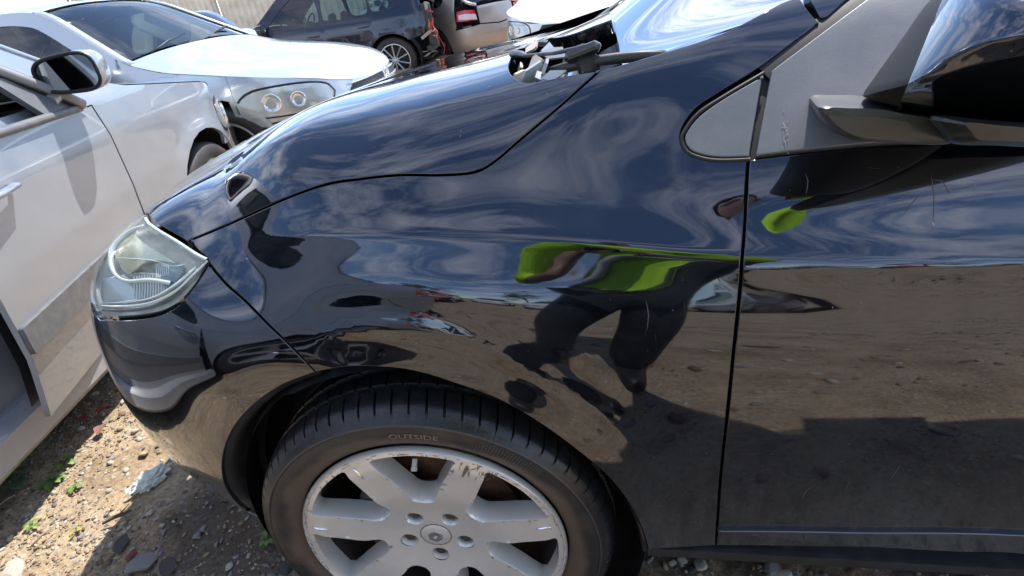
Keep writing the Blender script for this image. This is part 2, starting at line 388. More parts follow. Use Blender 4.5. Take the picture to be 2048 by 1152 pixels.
def strip(name, pts_uw, wid, mt, parent, lift=.001, thick=.003, n=8, deep=0.):
    """a moulding laid along a line on the sheet"""
    P = uw3(pts_uw); Nn = nrm(pts_uw)
    if deep:
        dr_ = P-CP; dr_ /= np.linalg.norm(dr_, axis=1)[:, None]; P = P+dr_*deep; Nn = -dr_
    T = np.gradient(P, axis=0); T /= np.linalg.norm(T, axis=1)[:, None]; S = np.cross(Nn, T)
    V = []; w_ = np.full(len(P), wid) if np.isscalar(wid) else wid
    for i in range(len(P)):
        for k in range(n+1):
            a = PI*k/n; V.append(P[i]+S[i]*w_[i]/2*math.cos(a)+Nn[i]*(lift+thick*math.sin(a)))
    m = n+1; F = [(i*m+k, (i+1)*m+k, (i+1)*m+k+1, i*m+k+1) for i in range(len(P)-1) for k in range(n)]
    return mesh(name, V, F, mt, parent)
#HERO
exec_hero = True
# features on the sheet
crease = tr([(470,492),(620,471),(800,469),(1068,474),(1270,495),(1470,519),(1560,524),(1750,529),(2040,525),(1.10,-.01,.815),(1.30,-.01,.815)]); crease = smooth_poly(crease, step=.02)
flare = tr([(600,690),(680,660),(780,655),(880,668),(1000,710),(1090,752),(1180,810),(1260,875),(1330,930)]); flare = smooth_poly(flare, step=.02)
ridge = tr([(420,375),(560,275),(700,240),(850,212),(1000,180),(1200,138)]); ridge = smooth_poly(ridge, step=.02)
FEAT += [(crease, .21, .006, .05, .10, .04, 0.), (flare, .30, .006, .035, .15, .40, .0), (ridge, .16, .006, .05, .1, .3, 0)]

hero = empty('parked_car', (0, 0, 0)); tag(hero, 'glossy dark blue-black hatchback filling the foreground, with dusty silver alloy wheel', 'car')
# shared seams
S_BUMP = tr([(418,527),(450,566),(500,612),(560,672),(600,712),(632,746)])
S_HOOD = tr([(380,480),(440,456),(520,420),(640,372),(720,358),(800,350),(880,350),(950,344),(990,322),(1030,288),(1075,250),(1120,212),(1165,172),(1202,139)])
ARCH_R = tr([(632,746),(700,735),(790,738),(845,748),(900,765),(1000,802),(1100,862),(1200,940),(1245,990),(1270,1030),(1285,1065),(1296,1100)])
ARCH_F = tr([(632,746),(560,775),(500,820),(462,870),(446,930),(455,980),(490,1020),(535,1043)])
S_DOOR = tr([(1497,318),(1492,400),(1484,520),(1474,640),(1458,800),(1442,950),(1432,1092)])
def cr(p, sharp=(), step=.006): return smooth_poly(p, False, step, sharp)
def join(*a):
    out = [a[0]]
    for b in a[1:]: out.append(b[1:] if np.linalg.norm(b[0]-out[-1][-1]) < 1e-3 else b)
    r = np.concatenate(out); 
    if np.linalg.norm(r[0]-r[-1]) < 1e-3: r = r[:-1]
    return r
S_TOP = tr([(1202,139),(1330,102),(1450,62),(1560,5),(1600,-8)])
S_PIL = tr([(1600,-8),(1618,18),(1641,44)])
S_SAILF = tr([(1641,44),(1532,128),(1450,180),(1400,212),(1372,245),(1362,275),(1372,300),(1400,314),(1440,320),(1497,318)])
fender_o = join(cr(S_HOOD), cr(S_TOP), cr(S_PIL), cr(S_SAILF), cr(S_DOOR), cr(tr([(1432,1092),(1296,1100)])), cr(ARCH_R)[::-1], cr(S_BUMP)[::-1], cr(tr([(418,527),(411,514),(394,500),(380,480)])))
ff = sheet('front_fender', fender_o, M_DARK, hero, step=.011)
bump_o = join(cr(tr([(200,640),(290,636),(345,617),(385,577),(418,527)])), cr(S_BUMP), cr(ARCH_F), cr(tr([(535,1043),(470,1012),(412,974),(345,928),(-.80,.42,.26),(-.86,.7,.26),(-.89,.95,.26)])), cr(tr([(-.89,.95,.26),(-.93,.95,.5),(-.92,.95,.66),(-.88,.60,.69),(-.82,.42,.70),(200,640)])))
sheet('front_bumper', bump_o, M_DARK, hero, step=.012)
lamp_o = join(cr(tr([(292,437),(345,477),(390,506),(416,520)])), cr(tr([(416,520),(385,572),(345,612),(290,631),(203,637)])), cr(tr([(203,637),(188,610),(180,575),(184,540),(200,500),(225,466),(255,445),(292,437)])))
hood_o = join(cr(S_HOOD[::-1]), cr(tr([(380,480),(374,484),(344,466),(296,431),(-.62,.46,.87),(-.74,.66,.82),(-.80,.9,.80)])), cr(tr([(-.80,.9,.80),(-.5,1.15,.9),(0.,1.25,1.0),(.28,1.2,1.05)])),
   cr(tr([(.28,1.2,1.05),(.30,1.0,1.06),(.37,.85,1.06),(1225,36),(1190,52),(1120,74),(1062,87),(1030,106),(1019,132),(1030,152),(1060,163),(1130,150),(1202,139)])))
sheet('hood', hood_o, M_DARK, hero, step=.013, thick=.02)
door_o = join(cr(S_DOOR[::-1]), cr(tr([(1497,318),(1600,306),(1740,293),(1860,287),(2048,280),(1.30,.08,.945)])), cr(tr([(1.30,.08,.945),(1.36,.0,.7),(1.34,.02,.45),(1.30,.03,.24)])), cr(tr([(1.30,.03,.24),(2048,1106),(1800,1098),(1600,1094),(1432,1092)])))
sheet('front_door', door_o, M_DARK, hero, step=.011)
sail_f = join(cr(tr([(1528,150),(1450,195),(1400,230),(1376,258),(1367,278),(1377,300),(1405,312),(1440,317),(1500,316)])), cr(tr([(1500,316),(1514,230),(1528,150)])))
sheet('sail_panel', sail_f, M_GREYPL, hero, step=.01, lift=.002)
sail_d = join(cr(tr([(1541,142),(1735,-2)])), cr(tr([(1735,-2),(1850,-60),(2000,-60),(2060,200),(2048,278)])), cr(tr([(2048,278),(1850,286),(1740,290),(1600,304),(1509,315)])), cr(tr([(1509,315),(1524,230),(1541,142)])))
sheet('sail_panel', sail_d, M_GREYPL, hero, step=.012, lift=.003)

# dark cavity bands seen through the shut lines
cav = mat('shut_line_cavity', (.004, .004, .005), .9)
def band(nm, pts, wid=.03, lift=-.016, m=cav): return strip(nm, cr(pts, step=.012), wid, m, hero, lift=lift, thick=.002, n=2)
for p_ in (S_BUMP, S_HOOD, S_DOOR, S_SAILF, S_PIL): band('shut_line_channel', p_, .034)
band('shut_line_channel', tr([(1500,318),(1600,306),(1740,293),(1860,287),(2048,280)]), .03, -.010)
band('shut_line_channel', tr([(1505,318),(1519,230),(1533,148)]), .03, -.010, M_RUBBER)
band('pillar_seal', tr([(1525,140),(1590,92),(1660,42),(1725,-8)]), .032, -.004, M_RUBBER)
strip('sail_seal', cr(tr([(1528,146),(1450,192),(1398,226),(1372,258),(1363,279),(1374,303),(1403,316),(1440,321),(1500,319)])), .006, M_RUBBER, hero, lift=-.001, thick=.003)
rail = cr(tr([(1606,-14),(1626,14),(1645,38),(1690,3),(1760,-60),(1650,-70),(1606,-14)]))[:-1]
sheet('roof_pillar', rail, M_DARK, hero, step=.015)

# ---- headlight
hl = sheet('headlight', lamp_o, mat('headlight_housing', (.30, .32, .30), .28, .55, noise=(22., (.55, .56, .48), .35, .75)), hero, step=.010, lift=-.004, flange=False, bowl=(.05, .03))
M_CREAM = mat('headlight_bezel_grey', (.62, .66, .63), .18, .35, coat=.6)
M_DOME = mat('yellowed_reflector', (.42, .44, .30), .22, .55, coat=.5, noise=(26., (.70, .70, .52), .35, .70))
dome = cr(tr([(236,520),(222,490),(236,462),(280,447),(330,478),(372,508),(372,528),(300,520),(255,545),(236,520)]))[:-1]
def subsheet(nm, outl, m, lift, par, **k): return sheet(nm, outl, m, par, step=.01, deep=-lift, flange=k.pop('flange', True), thick=.006, gap=0., **k)
subsheet('high_beam_reflector', dome, M_DOME, -.030, hl)
low = cr(tr([(205,560),(260,548),(310,548),(345,560),(352,572),(318,592),(262,603),(206,604),(205,560)]))[:-1]
subsheet('low_beam_reflector', low, mat('ribbed_reflector', (.60, .66, .66), .12, .85), -.034, hl)
teal = cr(tr([(330,530),(366,524),(362,546),(340,572),(324,565),(330,530)]))[:-1]
subsheet('indicator_lens', teal, mat('dark_teal_lens', (.05, .12, .13), .2, coat=1.), -.026, hl)  # indicator lens in one even dark teal
strip('bezel_rim', cr(tr([(300,450),(262,462),(232,490),(222,520),(230,548),(255,562),(300,560),(340,566)])), .013, M_CREAM, hl, lift=0, deep=.028, thick=.010)
strip('bezel_rim', cr(tr([(206,606),(262,604),(310,594),(352,570),(392,536),(408,522)])), .008, M_CREAM, hl, lift=0, deep=.024, thick=.008)
strip('bezel_rim', cr(tr([(234,515),(300,520),(345,532),(372,528)])), .003, M_CREAM, hl, lift=0, deep=.022, thick=.003)
for k in range(16):
    x_ = 268+k*5.4; top = 556+abs(k-7)*.6
    strip('reflector_rib', tr([(x_, top-8), (x_+1, 576), (x_, 597-max(0, k-8)*2.6)]), .0022, M_CREAM, hl, lift=0, deep=.031, thick=.003, n=3)
for k in range(7):
    strip('reflector_rib', tr([(312+k*4, 528), (314+k*4, 555-k)]), .0018, M_CREAM, hl, lift=0, deep=.027, thick=.002, n=3)
strip('lower_trim', cr(tr([(204,620),(262,621),(310,611),(352,590),(390,556),(414,524)])), .011, M_BLKPL, hl, lift=0, deep=.010, thick=.006)
strip('lens_bead', cr(tr([(292,438),(345,478),(390,507),(415,520)])), .006, mat('lens_edge', (.5, .55, .52), .15, coat=1.), hl, lift=.0005, thick=.003)
strip('lens_bead', cr(tr([(204,612),(262,612),(310,603),(352,582),(390,547),(416,521)])), .004, bpy.data.materials['lens_edge'], hl, lift=.0, thick=.002)
lm = bpy.data.materials.new('hazy_headlight_lens'); lm.use_nodes = True; t_ = lm.node_tree; b_ = t_.nodes['Principled BSDF']
b_.inputs['Base Color'].default_value = (.75, .80, .72, 1); b_.inputs['Roughness'].default_value = .06; b_.inputs['Coat Weight'].default_value = 1
n_x = t_.nodes.new('ShaderNodeTexNoise'); n_x.inputs['Scale'].default_value = 12; n_x.inputs['Detail'].default_value = 4
m_x = t_.nodes.new('ShaderNodeMapRange'); m_x.inputs[1].default_value = .3; m_x.inputs[2].default_value = .8; m_x.inputs[3].default_value = .03; m_x.inputs[4].default_value = .20
t_.links.new(n_x.outputs[0], m_x.inputs[0]); t_.links.new(m_x.outputs[0], b_.inputs['Alpha'])
sheet('lens', lamp_o, lm, hl, step=.010, lift=.001, thick=.03, gap=.0015)
band('lamp_gap_channel', tr([(200,640),(290,634),(345,615),(387,575),(420,527)]), .03, -.03)

# ---- door moulding, sill
M_TRIM = paint('door_moulding_gloss', (.075, .085, .11), .7, .10, dmax=.2, base_dust=.05)
mo = cr(tr([(1436,1057),(1700,1060),(2048,1066),(1.30,.03,.30),(1.30,.03,.24),(2048,1100),(1900,1095),(1700,1083),(1540,1068),(1436,1057)]))[:-1]
sheet('side_moulding', mo, M_TRIM, hero, step=.012, lift=.006, thick=.010, gap=0)
sill = MB()
def rail3(pts, w, h, c0): 
    return
pA = PY(1296, 1106, .02); pB = PY(2048, 1150, .03)
d_ = (pB-pA); pE = pA+d_*2.2
sill.add([pA+[0,.0,.012], pE+[0,0,.012], pE+[0,.004,-.012], pA+[0,.004,-.012], pA+[-.012,.06,.03], pE+[0,.06,.03], pE+[0,.08,-.02], pA+[-.012,.08,-.02]],
   [(0,3,2,1),(4,5,6,7),(3,7,6,2),(0,4,7,3),(0,1,5,4)])
sill.build('sill', M_BLKPL, hero)
# mud-flap edge behind the wheel
fl = MB(); fl.tube([PY(1296,1100,.03), PY(1288,1060,.05), PY(1275,1020,.06), PY(1258,985,.06)], .010, 8); fl.build('arch_edge_trim', M_BLKPL, hero, smooth=True)

# ---- wheel
WC = np.array([0., 0., .315]); ST, CA = .03, -.025
wu = np.array([math.cos(ST), math.sin(ST), 0]); wn = np.array([-math.sin(ST), math.cos(ST), 0]); wv = np.array([0,0,1.])*math.cos(CA)+wn*math.sin(CA); wa_ = np.cross(wv, wu); wa_ = wa_ if wa_[1] > 0 else -wa_
def WM(o):   # local: x along, y inwards, z up
    o.matrix_world = Matrix([[wu[0], wa_[0], wv[0], WC[0]], [wu[1], wa_[1], wv[1], WC[1]], [wu[2], wa_[2], wv[2], WC[2]], [0,0,0,1]]); return o
M_TYRE = mat('dusty_tyre_rubber', (.020, .020, .021), .42, spec=.5, noise=(9., (.10, .072, .05), .50, .80), bump=(220, .35, .0012))
M_TREAD = mat('tread_rubber', (.012, .012, .013), .30, spec=.6, noise=(70., (.05, .045, .04), .52, .85), bump=(260, .5, .0010))
M_ALLOY = paint('silver_alloy', (.76, .745, .72), .52, .27, dust=(.46, .37, .29), dlo=.42, dhi=.72, dmax=.55, base_dust=.10)
prof = [(.228,.050),(.2355,.030),(.2365,.020),(.240,.0165),(.246,.0135),(.252,.0085),(.262,.0035),(.272,.0012),(.282,.0012),(.287,.0022),(.2885,.0008),(.291,.0009),(.2925,.0030),(.300,.0075),(.306,.0130),(.3105,.0200),(.3135,.0280),(.3155,.037),(.317,.047),(.3175,.052),(.3178,.056),(.3105,.058),(.3105,.066),(.3182,.068),(.3185,.084),(.3182,.098),(.3110,.100),(.3110,.110),(.3185,.112),(.3185,.130),(.3182,.140),(.311,.142),(.311,.150),(.3175,.152),(.3155,.170),(.308,.190),(.285,.205),(.25,.2),(.23,.18)]
t_ = M_TYRE.node_tree; bT = t_.nodes['Principled BSDF']; tcT = t_.nodes.new('ShaderNodeTexCoord'); spT = t_.nodes.new('ShaderNodeSeparateXYZ'); t_.links.new(tcT.outputs['Object'], spT.inputs[0])
rT = vmath('SQRT', vmath('ADD', vmath('MULTIPLY', spT.outputs[0], spT.outputs[0], t_), vmath('MULTIPLY', spT.outputs[2], spT.outputs[2], t_), t_), None, t_)
nT = t_.nodes.new('ShaderNodeTexNoise'); nT.inputs['Scale'].default_value = 11; nT.inputs['Detail'].default_value = 8; t_.links.new(tcT.outputs['Object'], nT.inputs[0])
rT2 = vmath('ADD', rT, vmath('MULTIPLY', vmath('SUBTRACT', nT.outputs[0], .5, t_), .05, t_), t_)
mT = t_.nodes.new('ShaderNodeMapRange'); mT.inputs[1].default_value = .258; mT.inputs[2].default_value = .272; mT.inputs[3].default_value = 1; mT.inputs[4].default_value = 0; t_.links.new(rT2, mT.inputs[0])
rng_ = t_.nodes.new('ShaderNodeMapRange'); rng_.inputs[1].default_value = .0; rng_.inputs[2].default_value = .0022; rng_.inputs[3].default_value = .55; rng_.inputs[4].default_value = 0; t_.links.new(vmath('ABSOLUTE', vmath('SUBTRACT', rT, .2915, t_), None, t_), rng_.inputs[0])
fT = vmath('MAXIMUM', mT.outputs[0], rng_.outputs[0], t_); mxT = t_.nodes.new('ShaderNodeMixRGB'); old_ = bT.inputs['Base Color'].links[0].from_socket; t_.links.new(fT, mxT.inputs[0]); t_.links.new(old_, mxT.inputs[1]); mxT.inputs[2].default_value = (.105, .075, .055, 1); t_.links.new(mxT.outputs[0], bT.inputs['Base Color'])
NT = 1440; Vt = []; mi = []
pr = np.array(prof)
for i in range(NT):
    th = 2*PI*i/NT; ph = i % 20
    for (r, a) in prof:
        rr = r
        if .0100 <= a <= .056 and r > .300 and ph in (0, 1):     # lateral shoulder grooves
            rr -= .0050*min(1, (a-.006)/.012)
        if .068 <= a <= .14 and ph in (9, 10) and rr > .312: rr -= .005
        tw = (a-.02)*.9 if a > .012 else 0.
        Vt.append((rr*math.cos(th+tw*.6), a, rr*math.sin(th+tw*.6)))
k = len(prof); Ft = [(i*k+j, ((i+1) % NT)*k+j, ((i+1) % NT)*k+j+1, i*k+j+1) for i in range(NT) for j in range(k-1)]
Ft = [f[::-1] for f in Ft]
mi = [0 if j < 12 else 1 for i in range(NT) for j in range(k-1)]
barrel = MB(); barrel.lathe([(.2335,.018),(.2345,.010),(.232,.006),(.2285,.009),(.2265,.016),(.222,.024),(.219,.034)], 144)
wheel = WM(barrel.build('wheel', M_ALLOY, None, auto=50)); 
def setp(o, p):
    mw = o.matrix_world.copy(); o.parent = p; o.matrix_parent_inverse = Matrix.Identity(4); o.matrix_basis = p.matrix_world.inverted()@mw; return o
bpy.context.view_layer.update()
setp(wheel, hero)
tyre = mesh('tyre', Vt, Ft, None, wheel, mats=[M_TYRE, M_TREAD], mi=mi); tyre.data.set_sharp_from_angle(angle=math.radians(38))
# rim face: seven spokes at SPK0+k*51.43
SPK0 = 10.7; STEP7 = 360/7
def pol(r, a): a = math.radians(a); return (r*math.cos(a), r*math.sin(a))
def opening(c, k_):   # k_ 0: rolled edge at the face, 1: the through opening (lower, smaller)
    if k_ == 0: P = [(.2185,-17.5),(.2195,0),(.2185,17.5),(.200,17.8),(.165,15.6),(.130,12.5),(.106,11.5),(.096,6.5),(.094,0),(.096,-6.5),(.106,-11.5),(.130,-12.5),(.165,-15.6),(.200,-17.8)]
    else: P = [(.2160,-16.4),(.2165,0),(.2160,16.4),(.199,16.4),(.165,13.8),(.133,10.2),(.115,8.2),(.1080,4.5),(.1065,0),(.1080,-4.5),(.115,-8.2),(.133,-10.2),(.165,-13.8),(.199,-16.4)]
    return smooth_poly(np.array([pol(r, c+a) for r, a in P]), True, .0035)
def facey(r): return .013+.010*math.exp(-((r-.04)/.075)**2)*0 + .016*math.exp(-(r/.105)**4) - .004*math.exp(-((r-.2)/.03)**2)
cs = [SPK0+STEP7*(k_+.5) for k_ in range(7)]
rimo = smooth_poly(np.array([pol(.2275, a) for a in range(0, 360, 5)]), True, .004)
lugc = [pol(.0545, -93+72*k_) for k_ in range(5)]
LR = .0165
lugs = [np.array([(c[0]+LR*math.cos(a), c[1]+LR*math.sin(a)) for a in np.linspace(0, 2*PI, 20, endpoint=False)]) for c in lugc]
holes = [opening(c, 0) for c in cs]
# scuff grooves near the rim on each spoke
v, f, _ = cdt_fill(rimo, .0075, holes+lugs)
def grv(x, z):
    r = math.hypot(x, z); a = (math.degrees(math.atan2(z, x))-SPK0) % STEP7; a = a-STEP7 if a > STEP7/2 else a
    d = abs(math.radians(a)*r); return .0
V3 = [(x, facey(math.hypot(x, z)), z) for x, z in v]; F3 = [tuple(t) for t in f]
rm = MB(); rm.add(V3, [t for t in F3])
for c in cs:
    A, B_ = opening(c, 0), opening(c, 1); n1 = 84
    def rs(p):
        p = np.concatenate([p, p[:1]]); l = np.concatenate([[0], np.cumsum(np.linalg.norm(np.diff(p, axis=0), axis=1))]); t = np.linspace(0, l[-1], n1+1)[:-1]
        return np.stack([np.interp(t, l, p[:, 0]), np.interp(t, l, p[:, 1])], 1)
    a, b = rs(A), rs(B_); Vv = []
    for q in range(n1):
        for (t, dy) in ((0, 0), (.07, .0008), (.20, .0045), (1.0, .030), (1.0, .036)):
            p = a[q]*(1-t)+b[q]*t; Vv.append((p[0], facey(math.hypot(*a[q]))+dy, p[1]))
    rm.add(Vv, [(q*5+j, q*5+j+1, ((q+1) % n1)*5+j+1, ((q+1) % n1)*5+j) for q in range(n1) for j in range(4)])
for c in lugc:
    Vv = [(c[0]+rr*math.cos(t), facey(.0545)+dy, c[1]+rr*math.sin(t)) for t in np.linspace(0, 2*PI, 20, endpoint=False) for (rr, dy) in ((LR, 0), (LR-.0012, .0012), (LR-.003, .020))]
    rm.add(Vv, [(q*3+j, q*3+j+1, ((q+1) % 20)*3+j+1, ((q+1) % 20)*3+j) for q in range(20) for j in range(2)])
rim = rm.build('rim_face', M_ALLOY, wheel, auto=40)
bm = bmesh.new(); bm.from_mesh(rim.data); bmesh.ops.remove_doubles(bm, verts=bm.verts, dist=.0003); bmesh.ops.recalc_face_normals(bm, faces=bm.faces); bm.to_mesh(rim.data); bm.free(); rim.data.set_sharp_from_angle(angle=math.radians(42))
M_BOLT = mat('dull_bolt', (.10, .08, .075), .45, .7)
for c in lugc:
    b = MB(); b.lathe([(0,.006),(.0085,.006),(.0100,.008),(.0100,.02),(.0150,.020)], 6, (c[0], facey(.0545), c[1])); b.build('wheel_bolt', M_BOLT, wheel)
M_SCUFF = mat('scuffed_metal_mark', (.16, .12, .10), .6)
for k_ in range(7):   # slot cast into the outer end of each spoke, plus scrapes
    a0 = SPK0+STEP7*k_+1.5; s_ = MB()
    P_ = [(pol(.190+i*.0045, a0)) for i in range(7)]
    s_.tube([(p[0], facey(.2)-.0005, p[1]) for p in P_], [.0006,.0018,.0024,.0026,.0026,.0022,.001], 8); s_.build('spoke_slot', M_SCUFF if k_ == 1 else M_CHROME, wheel, smooth=True)
for k_ in range(110):
    if k_ < 22: a_ = RNG.uniform(50, 70); r_ = RNG.uniform(.195, .226); ln = RNG.uniform(.005, .022); tilt = math.radians(a_)+RNG.normal(0, .35)
    else: a_ = RNG.uniform(-40, 200); r_ = RNG.uniform(.2255, .2315); ln = RNG.uniform(.003, .012); tilt = math.radians(a_)+PI/2
    x, z = pol(r_, a_); yy = facey(r_)-.0006 if r_ < .225 else .0055
    s_ = MB(); d = np.array([math.cos(tilt), 0, math.sin(tilt)])*ln/2
    s_.tube([np.array([x, yy, z])-d, np.array([x, yy-.0003, z])+d*RNG.uniform(-.2, .2), np.array([x, yy, z])+d], [.0002, .0006, .0002], 5); s_.build('scratch', M_SCUFF, wheel)
cap = MB(); cap.lathe([(0,.0255),(.020,.0258),(.0262,.0272),(.0275,.0295),(.0278,.034)], 48, (0,0,0)); capo = cap.build('centre_cap', M_ALLOY, wheel, auto=35)
cr_ = MB(); cr_.lathe([(.0278,.0285),(.0283,.0275),(.0288,.0285)], 48); cr_.build('cap_joint', M_SCUFF, wheel)
# hexagonal diamond badge on the cap
hx = [(-.012,.0065),(0,.0135),(.012,.0065),(.012,-.0065),(0,-.0135),(-.012,-.0065)]
bd = MB()
def prism(mb, poly, y0, y1):
    n = len(poly); mb.add([(x, y0, z) for x, z in poly]+[(x, y1, z) for x, z in poly], [tuple(range(n)), tuple(range(2*n-1, n-1, -1))]+[(i, i+n, (i+1) % n+n, (i+1) % n) for i in range(n)])
ring_in = [(x*.86, z*.86) for x, z in hx]
for i in range(6):
    j = (i+1) % 6; prism(bd, [hx[i], hx[j], ring_in[j], ring_in[i]], .0235, .027)
prism(bd, [(-.0085,.0045),(0,.0095),(.0085,.0045),(.0005,.0035),(-.0035,.0015),(-.0035,-.0035),(.0005,-.0062),(0,-.0098),(-.0085,-.0048)], .0228, .027)
prism(bd, [(.0085,.0045),(.0085,-.0048),(.0,-.0098),(.0005,-.0062),(.0042,-.0032),(.0042,.0018),(.0005,.0035)], .0240, .027)
bd.build('badge', mat('badge_metal', (.62, .58, .56), .25, .9), wheel)
vs = MB(); vx, vz = pol(.2065, 86.5); vs.tube([(vx, .016, vz), (vx*.97, .006, vz*.965)], .0042, 10); vs.tube([(vx*.97, .006, vz*.965), (vx*.955, .001, vz*.945)], .0050, 10); vs.build('valve_stem', mat('valve_cap', (.42, .40, .33), .5), wheel, smooth=False)
ib = MB(); ib.lathe([(.219,.034),(.214,.05),(.210,.10),(.204,.19),(.21,.20)], 96); ib.build('inner_barrel', mat('dark_barrel', (.035, .028, .024), .6, .3), wheel, smooth=True)  # inner barrel in a darker tone than the rim face
M_RUST = mat('rusty_brake_iron', (.085, .045, .030), .6, .5, noise=(40., (.20, .10, .06), .4, .75), bump=(90, .5, .001))
dk = MB(); dk.lathe([(.06,.070),(.085,.070),(.088,.078),(.150,.078),(.150,.100),(.088,.100)], 96); dk.build('brake_disc', M_RUST, wheel, auto=35)
hb = MB(); hb.lathe([(0,.05),(.065,.05),(.075,.062),(.080,.070)], 64); hb.lathe([(.080,.062),(.084,.060),(.084,.072)], 64); hb.build('hub', mat('hub_metal', (.12, .13, .14), .35, .8), wheel, auto=35)
cl = MB()
for i in range(9):
    a = math.radians(150+i*6); x, z = .135*math.cos(a), .135*math.sin(a); cl.box((x, .085, z), (.03, .07, .05), M3=Matrix.Rotation(-a, 3, 'Y'), bev=.006)
cl.build('brake_caliper', mat('caliper_iron', (.07, .06, .06), .6, .3), wheel)
# raised lettering round the sidewall
def txt_polys(s, size, font_bold=False):
    c = bpy.data.curves.new('t', 'FONT'); c.body = s; c.size = size; c.resolution_u = 2; c.extrude = 0; c.offset = size*.012
    o = bpy.data.objects.new('t', c); COL.objects.link(o); dg = bpy.context.evaluated_depsgraph_get(); m = bpy.data.meshes.new_from_object(o.evaluated_get(dg))
    V = [tuple(v.co) for v in m.vertices]; F = [tuple(p.vertices) for p in m.polygons]; bpy.data.objects.remove(o); bpy.data.meshes.remove(m); return V, F
def yside(r): return float(np.interp(r, [.240,.246,.252,.262,.272,.282,.30], [.0165,.0135,.0085,.0035,.0012,.0012,.0075]))
M_LET = mat('sidewall_letter_rubber', (.20, .17, .15), .5)
for s_, size, r0, ac in (('OUTSIDE', .0145, .2660, 84), ('205/55 R17  95W', .0105, .2475, 84)):
    V, F = txt_polys(s_, size); xs = [v[0] for v in V]; wd = max(xs)-min(xs); sp = 1.28 if s_ == 'OUTSIDE' else 1.1; VV = []
    for x, y, _ in V:
        r = r0+y; a = math.radians(ac)-((x-min(xs)-wd/2)*sp)/r0; VV.append((r*math.cos(a), yside(r)-.0009, r*math.sin(a)))
    mesh('sidewall_lettering', VV, F, M_LET, wheel, smooth=False)
dt = MB()
for side in (1, -1):
    for i in range(26):
        for j in range(5):
            r = .266+j*.0042+(i % 2)*.002; a = math.radians(84+side*(16+i*1.05)); 
            if i < j*2: continue
            x, z = r*math.cos(a), r*math.sin(a); q = .0009; n = np.array([x/r, 0, z/r]); tt = np.array([-z/r, 0, x/r]); c = np.array([x, yside(r)-.0007, z])
            dt.add([c+n*q+tt*q*0, c+tt*q, c-n*q, c-tt*q, c+[0,-.0004,0]], [(0,1,4),(1,2,4),(2,3,4),(3,0,4)])
d_o = dt.build('sidewall_dots', M_LET, wheel); d_o['kind'] = 'stuff'
# arch liner
ln = MB(); Vv = []
for i in range(49):
    a = math.radians(-42+i*264/48)
    for (r, y) in ((.366, .035), (.372, .06), (.378, .12), (.375, .26), (.30, .28), (.10, .30)):
        Vv.append((r*math.cos(a)*1.0, y+.02*(math.cos(a) < -.5), .315+r*math.sin(a)))
ln.add(Vv, [(i*6+j, (i+1)*6+j, (i+1)*6+j+1, i*6+j+1) for i in range(48) for j in range(5)])
ln.build('arch_liner', mat('dusty_arch_liner', (.012, .012, .013), .55, noise=(60., (.07, .06, .05), .60, .75)), hero, smooth=True)
# bumper return lip in the arch
lipc = smooth_poly(ARCH_F, False, .02)
Lp = uw3(lipc); lb = MB(); Vv = []
for p in Lp:
    cdir = np.array([p[0], 0, p[2]-.315]); cdir /= np.linalg.norm(cdir)
    for (dr, dy) in ((.010, .006), (-.008, .010), (-.014, .03)): Vv.append(p+cdir*dr+[0, dy, 0])
    Vv.append(np.array([0, .13, .315])+cdir*.368)
n = len(Lp); lb.add(Vv, [(i*4+j, (i+1)*4+j, (i+1)*4+j+1, i*4+j+1) for i in range(n-1) for j in range(3)]); lb.build('arch_lip', M_BLKPL, hero, smooth=True)
Lp = uw3(smooth_poly(ARCH_R, False, .02)); lb = MB(); Vv = []
for p in Lp:
    cdir = np.array([p[0], 0, p[2]-.315]); cdir /= np.linalg.norm(cdir)
    for (dr, dy) in ((0, .003), (-.002, .012), (.004, .04), (.01, .09)): Vv.append(p+cdir*dr+[0, dy, 0])
n = len(Lp); lb.add(Vv, [(i*4+j, (i+1)*4+j, (i+1)*4+j+1, i*4+j+1) for i in range(n-1) for j in range(3)]); lb.build('arch_lip', M_BLKPL, hero, smooth=True)

# ---- door mirror
sec = [(1725,192),(1745,160),(1775,118),(1812,66),(1850,12),(1905,-45),(2000,-85),(2120,-100),(2260,-70),(2330,50),(2310,190),(2230,258),(2120,262),(1980,252),(1880,236),(1790,214),(1745,203)]
S0 = smooth_poly(np.array(sec, float), True, 12.); nS = 120
l_ = np.concatenate([[0], np.cumsum(np.linalg.norm(np.diff(np.concatenate([S0, S0[:1]]), axis=0), axis=1))]); Sc = np.concatenate([S0, S0[:1]])
S1 = np.stack([np.interp(np.linspace(0, l_[-1], nS+1)[:-1], l_, Sc[:, i]) for i in (0, 1)], 1)
ctr = np.array([2170., 80.])
def arcy(x): return np.interp(x, [1780, 1800, 1830, 1900, 1970, 2048, 2180, 2400], [215, 196, 165, 112, 86, 72, 66, 80])
ys = [(.09,.985),(.04,.995),(.0,1.)]+[(-.02-.185*math.sin(t_)**.9, max(.04, math.cos(t_)**.85)) for t_ in np.linspace(.02, PI/2-.01, 26)]
Vm = []
for y, s_ in ys:
    for p in S1: q_ = ctr+(p-ctr)*s_; Vm.append(tuple(PY(q_[0], q_[1], y+.00030*max(0, q_[1]-arcy(q_[0]))*(1 if y < -.02 else 0))))
Fm = [(i*nS+k_, i*nS+(k_+1) % nS, (i+1)*nS+(k_+1) % nS, (i+1)*nS+k_) for i in range(len(ys)-1) for k_ in range(nS)]
Fm.append(tuple((len(ys)-1)*nS+k_ for k_ in range(nS))[::-1])
M_CAP = paint('mirror_cap_paint', (.05, .055, .075), .9, .05, base_dust=0., dmax=.08, dlo=.55)
mirr = mesh('door_mirror', Vm, Fm, None, hero, mats=[M_CAP, M_BLKPL], mi=[0]*len(Fm))
bm = bmesh.new(); bm.from_mesh(mirr.data); cut = [(1905,-60),(1880,0),(1836,100),(1800,215),(1796,260)]
